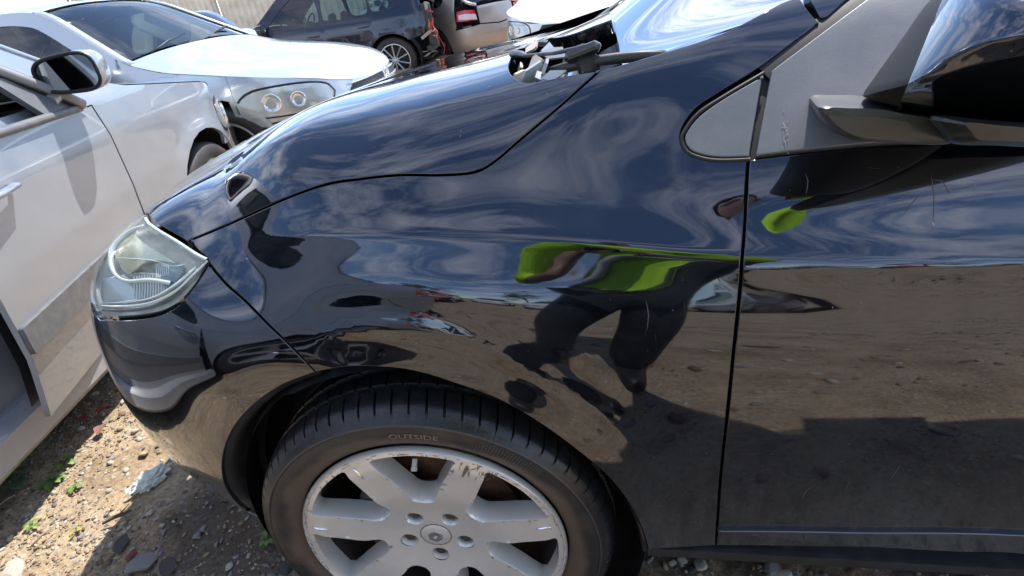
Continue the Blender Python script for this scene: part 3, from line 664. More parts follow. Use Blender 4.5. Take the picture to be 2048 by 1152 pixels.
pn = np.cross(ray(1884,0), ray(1797,215)); pn /= np.linalg.norm(pn)
if pn[0] < 0: pn = -pn
bmesh.ops.bisect_plane(bm, geom=bm.verts[:]+bm.edges[:]+bm.faces[:], plane_co=Vector(CP), plane_no=Vector(pn))
for f in bm.faces:
    if (np.array(f.calc_center_median())-CP)@pn < 0: f.material_index = 1
bm.to_mesh(mirr.data); bm.free(); mirr.data.set_sharp_from_angle(angle=math.radians(60))
mirr.data.materials[1] = mat('matte_black_bezel', (.012, .012, .013), .6, spec=.25)
cb = MB(); cb.tube([PY(1884,0,-.06), PY(1862,55,-.075), PY(1836,115,-.085), PY(1806,190,-.075), PY(1797,222,-.05)], .0022, 6); cb.build('bezel_joint', M_RUBBER, mirr, smooth=True)
# feature ridge over the cap + lower shell + arm
sh = MB()
secl = [(1862,231),(1980,240),(2080,248),(2180,252),(2190,280),(2090,294),(1990,291),(1903,287),(1880,262)]
Q = smooth_poly(np.array(secl, float), True, 10.); c0 = np.array([2040., 268.]); m_ = len(Q); Vs = []
for y, s_ in ((.05,.97),(-.04,1.),(-.135,1.),(-.16,.96),(-.178,.86),(-.186,.6)): Vs += [tuple(PY(c0[0]+(p[0]-c0[0])*s_, c0[1]+(p[1]-c0[1])*s_, y)) for p in Q]
sh.add(Vs, [(i*m_+k_, i*m_+(k_+1) % m_, (i+1)*m_+(k_+1) % m_, (i+1)*m_+k_) for i in range(5) for k_ in range(m_)]+[tuple(5*m_+k_ for k_ in range(m_))[::-1]])
sh.build('lower_shell', M_BLKPL, mirr, auto=40)
arm = MB()
rootp = [(1617,193),(1660,187),(1728,189),(1800,210),(1870,235),(1890,284),(1760,284),(1690,275),(1640,245)]
frnt = [(1634,213),(1690,211),(1760,214),(1820,226),(1880,238),(1903,287),(1770,285),(1708,277),(1660,252)]
Ra = smooth_poly(np.array(rootp, float), True, 8.); Fa = smooth_poly(np.array(frnt, float), True, 8.)
def rsn(p, n):
    p = np.concatenate([p, p[:1]]); l = np.concatenate([[0], np.cumsum(np.linalg.norm(np.diff(p, axis=0), axis=1))]); t = np.linspace(0, l[-1], n+1)[:-1]
    return np.stack([np.interp(t, l, p[:, 0]), np.interp(t, l, p[:, 1])], 1)
m_ = 72; Ra, Fa = rsn(Ra, m_), rsn(Fa, m_); c0 = Fa.mean(0); Vs = []
for t_k, y, s_ in ((0,.17,1.),(.25,.11,1.),(.6,.02,1.),(.9,-.035,1.),(1.,-.05,.99),(1.,-.058,.95),(1.,-.062,.86),(1.,-.063,.4)):
    q = Ra*(1-t_k)+Fa*t_k; q = c0*(1-s_)+q*s_; Vs += [tuple(PY(p[0], p[1], y)) for p in q]
arm.add(Vs, [(i*m_+k_, i*m_+(k_+1) % m_, (i+1)*m_+(k_+1) % m_, (i+1)*m_+k_) for i in range(7) for k_ in range(m_)]+[tuple(7*m_+k_ for k_ in range(m_))[::-1]])
arm.build('mirror_arm', mat('dark_grey_arm_plastic', (.055, .057, .062), .36, bump=(300, .15, .0008)), mirr, auto=50)

M_SCR = mat('fine_scratch_white', (.10, .10, .105), .6)
def scr_(pts, w_, nm='scratch', m=None, par=None, th=.0003, lift=.0002):
    P_ = cr(tr(pts), step=.008); n_p = len(P_); return strip(nm, P_, w_*np.sin(np.linspace(.15, PI-.15, n_p)), m or M_SCR, par or hero, lift=lift, thick=th, n=3)
for q_ in ([(1862,350),(1868,400),(1866,445)], [(1845,385),(1820,410),(1805,432)], [(1858,358),(1885,362),(1898,385)], [(1735,335),(1760,338)], [(1292,600),(1297,630),(1294,660)], [(1294,655),(1290,672)], [(1310,668),(1312,682)], [(1368,602),(1370,625)],
   [(1610,345),(1616,362),(1612,390)], [(1604,1000),(1612,982),(1632,968)], [(1528,1048),(1540,1040),(1550,1042)], [(1325,1000),(1340,985)], [(1385,1005),(1400,1015)], [(1400,1040),(1404,1060)], [(1690,980),(1700,960)], [(1780,960),(1800,930)], [(1500,960),(1512,955)]): scr_(q_, .0011)
for k_ in range(60):   # dried splash marks low on the door
    x_, y_ = RNG.uniform(1450, 2040), RNG.uniform(900, 1050); scr_([(x_, y_), (x_+RNG.uniform(4, 9), y_+RNG.uniform(-2, 2))], .0008)
for k_ in range(26):
    x_, y_ = RNG.uniform(1300, 1420), RNG.uniform(960, 1090); scr_([(x_, y_), (x_+RNG.uniform(-7, 9), y_+RNG.uniform(-8, 8))], .0008)
M_DROP = mat('dried_white_speck', (.70, .69, .62), .8)
for k_ in range(24):
    x_, y_ = RNG.normal(1568, 5), RNG.normal(272, 16); scr_([(x_, y_), (x_+RNG.uniform(1, 3), y_+RNG.uniform(2, 5))], .0012, 'dried_speck', M_DROP, th=.0006, lift=.0035)
scr_([(1863,444),(1868,451)], .004, 'dried_speck', M_DROP, th=.001)
# ---- cowl, windscreen, wiper, dashboard
M_COWL = mat('cowl_plastic', (.012, .012, .013), .5, noise=(18., (.04, .04, .042), .45, .8))
cw = MB(); gx = 14
def cowl(y): return np.array([np.interp(y, [.15,.28,.5,.8,1.1,1.6], [.33,.275,.29,.35,.40,.42]), y, np.interp(y, [.15,.28,.5,.8,1.1,1.6], [1.02,1.035,1.045,1.055,1.058,1.03])])
ysn = np.linspace(.215, 1.58, 30); Vv = []
for y in ysn:
    c = cowl(y); Vv += [(c[0]-.16, y, c[2]-.10), (c[0]-.08, y, c[2]-.075), (c[0]-.02, y, c[2]-.035), (c[0]+.05, y, c[2]-.01)]
cw.add(Vv, [(i*4+j, (i+1)*4+j, (i+1)*4+j+1, i*4+j+1) for i in range(29) for j in range(3)]); cw.build('cowl_panel', M_COWL, hero, smooth=True)
TOPL = .86; RK = math.radians(29)
def ws(y, t):   # windscreen point: across y, up t metres
    b = cowl(y); x = b[0]+t*math.cos(RK); z = b[2]+t*math.sin(RK)-.035*t*t; yy = .9+(y-.9)*(1-.16*t/TOPL)
    ym = y if y < .9 else 1.8-y
    ez = np.interp(x, [.3, .36, .62, 1.2], [1.01, 1.03, 1.068, 1.34]); D = max(0, z-ez)
    return np.array([x, yy, z-D*math.exp(-((ym-.235)/.13)**2)])
nu, nv = 90, 50; Vv = [ws(y, TOPL*j/nv) for y in np.linspace(.238, 1.562, nu+1) for j in range(nv+1)]
g_ = MB(); g_.add(Vv, [(i*(nv+1)+j, (i+1)*(nv+1)+j, (i+1)*(nv+1)+j+1, i*(nv+1)+j+1) for i in range(nu) for j in range(nv)])
scr = g_.build('windscreen', None, hero, smooth=True)
gm = bpy.data.materials.new('windscreen_glass'); gm.use_nodes = True; t_ = gm.node_tree; t_.nodes.clear()
o1 = t_.nodes.new('ShaderNodeOutputMaterial'); mx1 = t_.nodes.new('ShaderNodeMixShader'); fr = t_.nodes.new('ShaderNodeFresnel'); fr.inputs[0].default_value = 1.75
gl = t_.nodes.new('ShaderNodeBsdfGlossy'); gl.inputs['Roughness'].default_value = .015; tp = t_.nodes.new('ShaderNodeBsdfTransparent'); tp.inputs[0].default_value = (.62, .86, .88, 1)
t_.links.new(fr.outputs[0], mx1.inputs[0]); t_.links.new(tp.outputs[0], mx1.inputs[1]); t_.links.new(gl.outputs[0], mx1.inputs[2]); t_.links.new(mx1.outputs[0], o1.inputs[0])
scr.data.materials.append(gm)
M_WINGLASS = gm
for nm, off, wd, mt_ in (('screen_seal', .006, .010, M_RUBBER), ('screen_frit', .035, .006, M_RUBBER)):
    s_ = MB(); P_ = [ws(y, off)+np.array([-.002, 0, .004]) for y in np.linspace(.245, 1.55, 40)]; s_.tube(P_, wd/2, 6, flat=.5); s_.build(nm, mt_, hero, smooth=True)
s_ = MB(); P_ = [ws(.242, t)+np.array([0, 0, .002]) for t in np.linspace(.33, TOPL, 20)]; s_.tube(P_, .012, 6, flat=.5); s_.build('screen_seal', M_RUBBER, hero, smooth=True)
s_ = MB(); P_ = [ws(.238, t)+np.array([0.045, -.01, -.030]) for t in np.linspace(.36, TOPL, 20)]; s_.tube(P_, .034, 12, flat=.6); s_.build('roof_pillar', M_DARK, hero, smooth=True)
# dashboard with vents under the glass, paper on the dash
M_DASH = mat('pale_dusty_dashboard', (.16, .17, .17), .6, bump=(200, .3, .001))
ds = MB(); Vv = []
for y in np.linspace(.34, 1.46, 24):
    b = cowl(y)
    for (dx, dz) in ((.03,-.02),(.14,-.01),(.28,.0),(.42,.02),(.52,.0),(.56,-.08),(.57,-.28)): Vv.append((b[0]+dx, y, b[2]+dz+ (.03*math.exp(-((y-.55)/.16)**2) if dx > .3 else 0)))
ds.add(Vv, [(i*7+j, (i+1)*7+j, (i+1)*7+j+1, i*7+j+1) for i in range(23) for j in range(6)]); dash = ds.build('dashboard', M_DASH, hero, smooth=True)
pp = MB(); c0 = ws(.36, .20)+[.0, 0, -.006]; ex = np.array([math.cos(RK)*.98, .05, math.sin(RK)*.94]); ey = np.array([0, 1, .0])
pp.add([c0, c0+ex*.15, c0+ex*.15+ey*.16, c0+ey*.16], [(0,1,2,3)]); pap = pp.build('paper_sticker', mat('faded_paper', (.75, .78, .62), .7), hero)
pl_ = MB()
for r_i, row in enumerate(('30 DAY PERMIT', 'No. 4 0 7 1', '00 / 5.6 / 1')):
    V, F = txt_polys(row, .017); pl_.add([c0+ex*(.125-r_i*.035)+ey*(.012)-ex*0+ex*y_+ey*x_*.9+[0, 0, .002] for x_, y_, _ in V], [f_ for f_ in F])
pl_.build('print', mat('ink', (.12, .14, .12), .7), pap)['kind'] = 'stuff'
# wiper arm and blade
wp = MB()
arm0, arm1, arm2 = PY(1050,112,.30), PY(1110,106,.255), PY(1150,98,.24)
wp.tube([PY(1028,108,.34), PY(1040,108,.32), PY(1052,112,.30)], [.009,.008,.004], 10, flat=.6)
wp.tube([arm0, arm1, arm2, PY(1168,94,.235)], [.004,.004,.0048,.007], 10, flat=.7)
wip = wp.build('wiper_arm', mat('worn_black_arm', (.05, .05, .055), .38, noise=(30., (.16, .16, .17), .5, .8)), hero, auto=50)
hd = MB(); cH = PY(1165, 104, .235); hd.box(cH, (.052, .020, .016), rz=-.12, M3=Matrix.Rotation(-.25, 3, 'Y'), bev=.006); hd.box(cH+[.006, .0, -.018], (.030, .018, .028), M3=Matrix.Rotation(-.2, 3, 'Y'), bev=.005); hd.build('wiper_joint', M_BLKPL, wip)
bl = MB(); bp_ = [PY(1092,148,.26), PY(1130,136,.245), PY(1175,126,.235), PY(1230,117,.23), PY(1290,112,.225), PY(1330,112,.235)]
bl.tube(smooth_poly(np.array(bp_), False, .01), .0062, 8, flat=1.2); bl.build('wiper_blade', mat('blade_rubber', (.045, .042, .04), .5), wip, smooth=True)
# broken plastic and debris in the cowl well
M_SHARD = mat('broken_grey_plastic', (.38, .40, .43), .3, coat=.5)
rr = random.Random(5)
SHL = ['beige shard furthest forward in the cowl well behind the wiper arm', 'grey shard standing highest in the cowl well', 'grey shard leaning against the wiper arm', 'beige shard in the middle of the cowl well below the wiper arm', 'large grey shard under the front end of the wiper blade', 'grey shard at the lower rim of the bonnet cut-out', 'beige shard tucked in the rounded corner of the bonnet cut-out', 'grey shard at the edge of the wing below the blade', 'grey shard between wiper arm and glass', 'beige shard deep in the dark rounded corner', 'small grey shard rearmost under the wiper blade']
for k_, (px, py, y, sz) in enumerate([(1066,95,.34,.035),(1085,84,.36,.03),(1098,100,.30,.04),(1072,125,.27,.05),(1090,132,.25,.045),(1062,148,.25,.05),(1045,150,.26,.04),(1078,152,.235,.035),(1100,110,.28,.04),(1040,138,.30,.045),(1110,150,.22,.03)]):
    c = PY(px, py, y); s_ = MB(); n = rr.choice((4, 5, 5)); ax = np.array([rr.uniform(-1, 1), rr.uniform(-1, 1), rr.uniform(.2, 1)]); ax /= np.linalg.norm(ax)
    a = np.cross(ax, [0, 0, 1]); a /= np.linalg.norm(a); b = np.cross(ax, a); ring = []
    for i in range(n):
        t = 2*PI*i/n+rr.uniform(-.4, .4); r_ = sz*rr.uniform(.35, 1.)*.55; ring.append(a*r_*math.cos(t)*1.3+b*r_*math.sin(t)*.8)
    s_.add([c+q+ax*.002 for q in ring]+[c+q*.96-ax*.002 for q in ring], [tuple(range(n)), tuple(range(2*n-1, n-1, -1))]+[(i, i+n, (i+1) % n+n, (i+1) % n) for i in range(n)])
    so_ = s_.build('broken_plastic_shard', M_SHARD if k_ % 3 else mat('beige_plastic', (.5, .42, .34), .4), None)
    tag(so_, SHL[k_], 'plastic shard', 'broken plastic shards in the cowl well')
#/HERO

# ================================================================== generic car builder
def make_car(P, name, label, origin, rz, z0=0., lod=1, group=None):
    """A car from its own side profile. Local frame: X forward (0 = nose), Y left, Z up."""
    Lc, W, R_, wf, wr = P['L'], P['W'], P['R'], P['wf'], P['wr']     # wf, wr: axle x (negative)
    root = empty(name, (origin[0], origin[1], z0), rz); tag(root, label, 'car', group)
    MP = P['paint']; Hw = W/2
    fn, rn = P.get('fcorner', .75), P.get('rcorner', .55)
    # plan perimeter of one half, from rear centre round to front centre
    pts = []
    for t in np.linspace(0, PI/2, 26): pts.append((-Lc+rn-rn*math.cos(t)**.75 if 0 else -Lc+rn-rn*math.cos(t)**(2/2.6), Hw*(math.sin(t)**(2/3.2))*(1.0)))
    for x in np.linspace(-Lc+rn, -fn, 60)[1:-1]: pts.append((x, Hw))
    for t in np.linspace(PI/2, 0, 34): pts.append((-fn+fn*math.cos(t)**(2/2.1), Hw*(math.sin(t)**(2/2.9))))
    pts = np.array(pts)
    mid = -Lc*.5; pts[:, 1] -= .035*np.clip(np.abs(pts[:, 0]-mid)-.9, 0, 2)**2*.35*(pts[:, 1] > Hw*.3)
    # smooth and resample
    sl_ = np.concatenate([[0], np.cumsum(np.linalg.norm(np.diff(pts, axis=0), axis=1))]); ST_ = sl_[-1]; nn = 700
    S_ = np.linspace(0, ST_, nn); XY = np.stack([np.interp(S_, sl_, pts[:, i]) for i in (0, 1)], 1)
    ker = np.hanning(41); ker /= ker.sum()
    for i in (0, 1):
        e = np.concatenate([(XY[1:21, i][::-1])*(1 if i == 0 else -1), XY[:, i], XY[-21:-1, i][::-1]*(1 if i == 0 else -1)]); XY[:, i] = np.convolve(e, ker, 'valid')
    TN = np.gradient(XY, axis=0); TN /= np.linalg.norm(TN, axis=1)[:, None]; NR = np.stack([-TN[:, 1], TN[:, 0]], 1)   # outward
    if NR[nn//2, 1] < 0: NR = -NR
    sideness = np.clip(np.abs(NR[:, 1]), 0, 1)**2; frontness = NR[:, 0] > 0
    beltz = P['belt']; insS = P['inset_side']; insF = P['inset_front']; insR = P['inset_rear']
    def pt(s, z, lift=0.):
        s = np.asarray(s, float); z = np.asarray(z, float); x = np.interp(s, S_, XY[:, 0]); y = np.interp(s, S_, XY[:, 1]); nx = np.interp(s, S_, NR[:, 0]); ny = np.interp(s, S_, NR[:, 1]); w_ = np.interp(s, S_, sideness)
        i1 = np.interp(z, insS[0], insS[1]); i2 = np.where(nx > 0, np.interp(z, insF[0], insF[1]), np.interp(z, insR[0], insR[1]))
        ins = i1*w_+i2*(1-w_)-lift
        # wheel-arch flare
        for ax_ in (wf, wr):
            r = np.sqrt((x-ax_)**2+(z-R_)**2); ins = ins-P.get('flare', .012)*np.exp(-((r-R_-.05)/.05)**2)*w_
        for (zc, A, wd) in P.get('lines', ()): ins = ins-A*np.exp(-((z-zc)/wd)**2)*w_
        return np.stack([x-nx*ins, y-ny*ins, z], -1)
    xs_ = XY[:, 0]
    def sx(x): return float(np.interp(x, xs_, S_))
    TOP = np.array(P['top']); 
    from_x = lambda x: float(np.interp(x, TOP[:, 0], TOP[:, 1]))
    tn = np.linspace(TOP[0, 0], TOP[-1, 0], 260); tz = np.interp(tn, TOP[:, 0], TOP[:, 1]); kk = np.hanning(P.get('topsm', 15)); kk /= kk.sum(); h_ = len(kk)//2
    tz2 = np.convolve(np.concatenate([[tz[0]]*h_, tz, [tz[-1]]*h_]), kk, 'valid'); TZ = lambda x: float(np.interp(x, tn, tz2))
    dens = (.05, .09, .16)[lod-1]*1.0; STP = (.035, .07, .14)[lod-1]
    def panel(nm, outl, mt, par, side=1, lift=0., gap=.004, thick=.015, holes=(), sharp=True, curve=(), depthonly=False):
        """outl: (x or ('s',s), z) list"""
        pl = []
        for p in outl: pl.append((p[0][1] if isinstance(p[0], tuple) else sx(p[0]), p[1]))
        pl = np.array(pl)
        res = []
        for i in range(len(pl)):
            a, b = pl[i], pl[(i+1) % len(pl)]; k = max(1, int(np.linalg.norm(b-a)/STP)); res += [a+(b-a)*j/k for j in range(k)]
        o = offset_in(np.array(res), gap if lod == 1 else 0.); o = o if area2(o) > 0 else o[::-1]
        v, f, _ = cdt_fill(o, STP*1.1, [h if area2(h) > 0 else h[::-1] for h in holes])
        if not len(f): return None
        V = pt(v[:, 0], v[:, 1], lift); e = .004
        du = pt(v[:, 0]+e, v[:, 1], lift)-pt(v[:, 0]-e, v[:, 1], lift); dv = pt(v[:, 0], v[:, 1]+e, lift)-pt(v[:, 0], v[:, 1]-e, lift); Nn = np.cross(du, dv); Nn /= np.linalg.norm(Nn, axis=1)[:, None]+1e-12
        if np.mean(Nn[:, 1]*V[:, 1]+Nn[:, 0]*(V[:, 0]+Lc/2)) < 0: Nn = -Nn
        V, Nl, F = list(V), list(Nn), list(f)
        if lod <= 2:
            ed = {(t[a], t[(a+1) % 3]) for t in f for a in range(3)}; bd = [(a, b) for a, b in ed if (b, a) not in ed]; acc = {}
            V0 = np.array(V)
            for a, b in bd:
                tt = np.cross(V0[b]-V0[a], Nn[a]); tt /= np.linalg.norm(tt)+1e-12; fl = 1
                acc[a] = acc.get(a, 0)+tt; acc[b] = acc.get(b, 0)+tt
            c = V0.mean(0); ids = {}
            for a, tt in acc.items():
                tt = tt/(np.linalg.norm(tt)+1e-12); ids[a] = len(V)
                V += [V0[a]+tt*.001-Nn[a]*.002, V0[a]+tt*.0005-Nn[a]*thick]; Nl += [tt, tt]
            for a, b in bd:
                r0, r1 = [a, ids[a], ids[a]+1], [b, ids[b], ids[b]+1]
                for k in range(2): F.append((r0[k], r0[k+1], r1[k+1], r1[k]))
        V = np.array(V); Nl = np.array(Nl)
        if side < 0: V = V*[1, -1, 1]; Nl = Nl*[1, -1, 1]; F = [f_[::-1] for f_ in F]
        return mesh(nm, V, F, mt, par, normals=Nl)
    def arch(ax_, r, a0, a1, n=14): return [(ax_+r*math.cos(a), R_+r*math.sin(a)) for a in np.linspace(a0, a1, n)]
    RA = R_+P.get('archgap', .055); zs = P.get('sill', .22); zb = P['zb']     # zb(x): belt line height
    xa, xb, xc, xd = P['doors']            # front edge, B line, rear door end, (greenhouse end)
    fb, rb = P['fb'], P['rb']              # bumper top heights front/rear at arch
    hf = lambda z: math.acos(min(1, max(-1, (z-R_)/RA)))   # angle from vertical where the arch meets height z
    ang = lambda z: math.asin(max(-1, min(1, (z-R_)/RA)))
    nose = ('s', ST_-.0005); tail = ('s', .0005); zn = P['znose']; zt = P['ztail']; four = P.get('four', True)
    glz = P.get('glass', M_CARGLASS)
    LB, RB = ('s', 0.), ('s', ST_)
    ns = ST_-sx(wf+RA*math.cos(ang(fb))); xlf, xlr = P['lampf'], P['lampr']      # lamp rear edge x, lamp front edge x (rear)
    lampf = P['lampf_o']; lampr = P['lampr_o']
    doors = {}
    for sd in (1, -1):
        zA = TZ(xa-.02)
        a_f = arch(wf, RA, PI-ang(zs), ang(fb)) # rear low point over the top to the front at bumper height
        fo = [(xa, zs)]+a_f+P['fender_front']+[(x, TZ(x)) for x in np.linspace(P['lampf'], xa+.0, 8)[0:]]
        panel('front_wing', fo, MP, root, sd)
        bo = arch(wf, RA, ang(zs), ang(fb), 6)+P['bumper_join']+[(nose[0] if 0 else nose, P['zbump']), (nose, zs)]
        panel('front_bumper', bo, P.get('bumperpaint', MP), root, sd)
        if P.get('grille'): panel('grille', [(('s', ST_-P['grille'][0]), P['grille'][1]), (('s', ST_-P['grille'][0]*.86), P['grille'][2]), (nose, P['grille'][2]), (nose, P['grille'][1])], P['grillemat'], root, sd, lift=.004)
        panel('nose_panel', [(P['lampf']-.03, P['zbump']-.03), (P['lampf']-.03, TZ(P['lampf']-.03))]+[(x, TZ(x)) for x in np.linspace(P['lampf'], -.06, 8)]+[(nose, TZ(-.01)), (nose, P['zbump']-.03)], MP, root, sd, lift=-.004, gap=0)
        lampf = [(('s', p_[0]), p_[1]) for p_ in smooth_poly(np.array([(p[0][1] if isinstance(p[0], tuple) else sx(p[0]), p[1]) for p in P['lampf_o']]), True, .03)]
        cs0 = np.array([(p[0][1] if isinstance(p[0], tuple) else sx(p[0]), p[1]) for p in lampf]); cm0 = cs0.mean(0); panel('lamp_surround', [(('s', cm0[0]+(q[0]-cm0[0])*1.05), cm0[1]+(q[1]-cm0[1])*1.10) for q in cs0], M_RUBBER, root, sd, lift=-.001, gap=0)
        lo_ = panel('headlight', lampf, M_LAMPIN, root, sd, lift=.002)
        if lo_ is not None: 
            panel('lens', lampf, M_LAMPGLASS, lo_, sd, lift=.016)
            if lod <= 2 and P.get('lamp_round', True):
                s0 = np.mean([p[0][1] if isinstance(p[0], tuple) else sx(p[0]) for p in lampf]); z0_ = np.mean([p[1] for p in lampf])
                for dd_ in P.get('lamp_rounds', ((-.09, .0, .055), (.07, -.005, .045))):
                    c = pt(s0+dd_[0], z0_+dd_[1], .004); c2 = pt(s0+dd_[0], z0_+dd_[1], .02); nrm_ = (c2-c)/np.linalg.norm(c2-c); u_ = np.cross(nrm_, [0, 0, 1]); u_ /= np.linalg.norm(u_); v_ = np.cross(u_, nrm_)
                    rg = MB(); rr_ = dd_[2]
                    rings = [(rr_, .0), (rr_*1.0, .010), (rr_*.86, .012), (rr_*.80, .002), (rr_*.4, -.004), (.001, -.004)]
                    V = [c+u_*r*math.cos(t)+v_*r*math.sin(t)+nrm_*h for r, h in rings for t in np.linspace(0, 2*PI, 24, endpoint=False)]
                    V = [q*np.array([1, sd, 1]) for q in V]; rg.add(V, [(i*24+k, i*24+(k+1) % 24, (i+1)*24+(k+1) % 24, (i+1)*24+k) for i in range(5) for k in range(24)])
                    rg.build('lamp_bowl', M_CHROME, lo_, smooth=True)
        belt = lambda x0, x1, n=6: [(x, zb(x)) for x in np.linspace(x0, x1, n)]
        # doors
        d1 = [(xa, zs)]+[(xa, z) for z in (zb(xa)-.0,)]+belt(xa, xb)[1:]+[(xb, zs)]
        dr = panel('front_door', d1, MP, root, sd); doors[sd] = dr
        pars = [(dr, xa, xb)]
        ra0, ra1 = ang(zs), PI-ang(zs)
        if four:
            ax1 = wr+RA*math.cos(ang(zs))
            xe = max(ax1, xc) if ax1 > xc else xc
            d2 = [(xb, zs), (xb, zb(xb))]+belt(xb, xc)[1:]+[(xc, R_+math.sqrt(max(0, RA**2-(xc-wr)**2)) if abs(xc-wr) < RA else zs)]
            if abs(xc-wr) < RA: d2 += [(wr+RA*math.cos(a), R_+RA*math.sin(a)) for a in np.linspace(math.acos((xc-wr)/RA), ang(zs), 8)][1:]
            dr2 = panel('rear_door', d2, MP, root, sd); pars.append((dr2, xb, xc))
        xq = xc if four else xb
        q = [(xq, zb(xq))]+belt(xq, xd)[1:]+[(x, TZ(x)-.0) for x in np.linspace(xd, xlr, 6)[1:]]+P['quarter_rear']
        if not four: q = [(xq, zs)]+q+arch(wr, RA, PI-ang(rb), ang(zs))
        else:
            a_s = math.acos(max(-1, min(1, (xq-wr)/RA))) if abs(xq-wr) < RA else ang(zs)
            q = q+arch(wr, RA, PI-ang(rb), a_s)
        if not P.get('no_tail'): panel('rear_quarter', q, MP, root, sd)
        else: panel('rear_quarter', q, MP, root, sd)
        if not P.get('no_tail'):
            rbo = arch(wr, RA, PI-ang(rb), PI-ang(zs), 6)+[(tail, zs), (tail, P['zrb'])]+P['rbumper_join']
            panel('rear_bumper', rbo, P.get('bumperpaint', MP), root, sd)
            tl = panel('tail_light', lampr, M_TAIL, root, sd, lift=.004)
            if tl is not None and P.get('lampr_w'): panel('reverse_lens', P['lampr_w'], M_TAILW, tl, sd, lift=.008)
            bt = P.get('tail_panel')
            if bt: panel('tailgate', bt, MP, root, sd)
        # greenhouse: frame with window openings
        xw0, xw1 = P['xa_base'], P['xc_base']
        gh = [(x, zb(x)+.001) for x in np.linspace(xw0, xw1, 14)]+[(x, TZ(x)) for x in np.linspace(xw1, xw0, 34)[1:-1]]
        hol = []; 
        for wnd in P['windows']:
            hol.append(np.array([(sx(x), z) for x, z in smooth_poly(np.array(wnd), True, .05)]))
        fr_ = panel('window_frame', gh, P.get('framepaint', MP), root, sd, gap=0, holes=hol)
        for wi, wnd in enumerate(P['windows']):
            oo = [(x, z) for x, z in smooth_poly(np.array(wnd), True, .05)]
            if wi in P.get('open_windows', ()): pass
            else: panel('side_window', oo, glz, root, sd, gap=-.004 if lod > 1 else 0, lift=-.008)
        if lod == 1 or lod == 2:
            for dp, x0, x1 in pars:
                # handle
                hx_ = x1+(x0-x1)*.16; hz = (zb(hx_)-P.get('handle_drop', .12)); c = pt(sx(hx_), hz, .018); hm = MB()
                c1 = [pt(sx(hx_+dx), hz, l_) for dx, l_ in ((-.10, .004), (-.085, .026), (0, .034), (.085, .026), (.10, .004))]
                hm.tube([q_*np.array([1, sd, 1]) for q_ in c1], [.010, .012, .013, .012, .010], 10, flat=.7); hm.build('door_handle', P.get('handlemat', MP), dp, smooth=True)
            for (z1_, z2_, mt_) in P.get('mould', ()):
                for dp, x0, x1 in pars+[(root, P['mould_f'], xa)]:
                    panel('side_moulding', [(x1+.006 if dp is not root else xa+.006, z1_), (x1+.006 if dp is not root else xa+.006, z2_), (x0-.006, z2_), (x0-.006, z1_)], mt_, dp, sd, lift=.012, gap=0)
    # wide top surfaces
    def loft(nm, x0, x1, mt_, n=None, crown=.04, edge=0., zo=0., nv=18, ins=0.):
        n = n or max(4, int(abs(x1-x0)/(.05 if lod == 1 else .1 if lod == 2 else .3))); nv_ = nv if lod < 3 else 6; V = []
        for x in np.linspace(x0, x1, n+1):
            s_ = sx(x) if x > -.02 or 1 else 0; p = pt(s_, TZ(x)+zo); yw = p[1]-ins
            for v_ in np.linspace(-1, 1, nv_+1): cw_ = crown*min(1, max(0, yw/(Hw*.8))); V.append((p[0]+cw_*.9*(1-v_*v_)*P.get('bow', .6)*(1 if x > -Lc/2 else -1), yw*v_, p[2]+cw_*(1-abs(v_)**2.4)))
        m = nv_+1; return mesh(nm, V, [(i*m+j, i*m+j+1, (i+1)*m+j+1, (i+1)*m+j) for i in range(n) for j in range(nv_)], mt_, root)
    xcw, xrf, xrr, xbk = P['cowl'], P['roof_f'], P['roof_r'], P['back']
    loft('bonnet', P.get('hood_f', -.05), xcw+.01, MP, crown=P.get('hoodcrown', .05))
    ws_ = loft('windscreen', xcw-.02, xrf, glz, crown=.05, zo=-.004, ins=.045)
    # A pillars
    for sd in (1, -1):
        m_ = MB(); P_ = [pt(sx(x), TZ(x))*np.array([1, sd, 1])+[0, -sd*.022, .002] for x in np.linspace(xcw+.03, xrf-.02, 14)]; m_.tube(P_, .030, 8, flat=.45); m_.build('screen_pillar', MP, root, smooth=True)
        m_ = MB(); P_ = [pt(sx(x), TZ(x))*np.array([1, sd, 1])+[0, -sd*.022, .002] for x in np.linspace(xrr+.02, xbk-.03, 12)]; m_.tube(P_, .034, 8, flat=.5); m_.build('rear_pillar', MP, root, smooth=True)
    loft('roof', xrf, xrr, P.get('roofpaint', MP), crown=.05)
    loft('rear_window', xrr, xbk, glz, crown=.05, zo=-.004, ins=.05)
    if P.get('deck'): loft('boot_lid', xbk+.01, P['deck'], MP, crown=.04)
    # floor, cavities, seats, dash
    ub = MB(); ub.box((-Lc/2, 0, zs+.03), (Lc*.86, W*.82, .04)); ub.box((wf, 0, .5), (.7, W*.58, .25)); ub.build('underbody', M_UNDER, root)
    for ax_ in (wf, wr):
        for sd in (1, -1):
            lm_ = MB(); V = []
            for i in range(17):
                a = -.35+i*(PI+.7)/16
                for r, y in ((RA+.012, Hw*.985-.035), (RA+.02, Hw-.14), (RA+.01, Hw-.34), (.10, Hw-.36)): V.append((ax_+r*math.cos(a), sd*y, R_+r*math.sin(a)))
            lm_.add(V, [(i*4+j, (i+1)*4+j, (i+1)*4+j+1, i*4+j+1) for i in range(16) for j in range(3)]); lm_.build('arch_liner', M_UNDER, root, smooth=True)
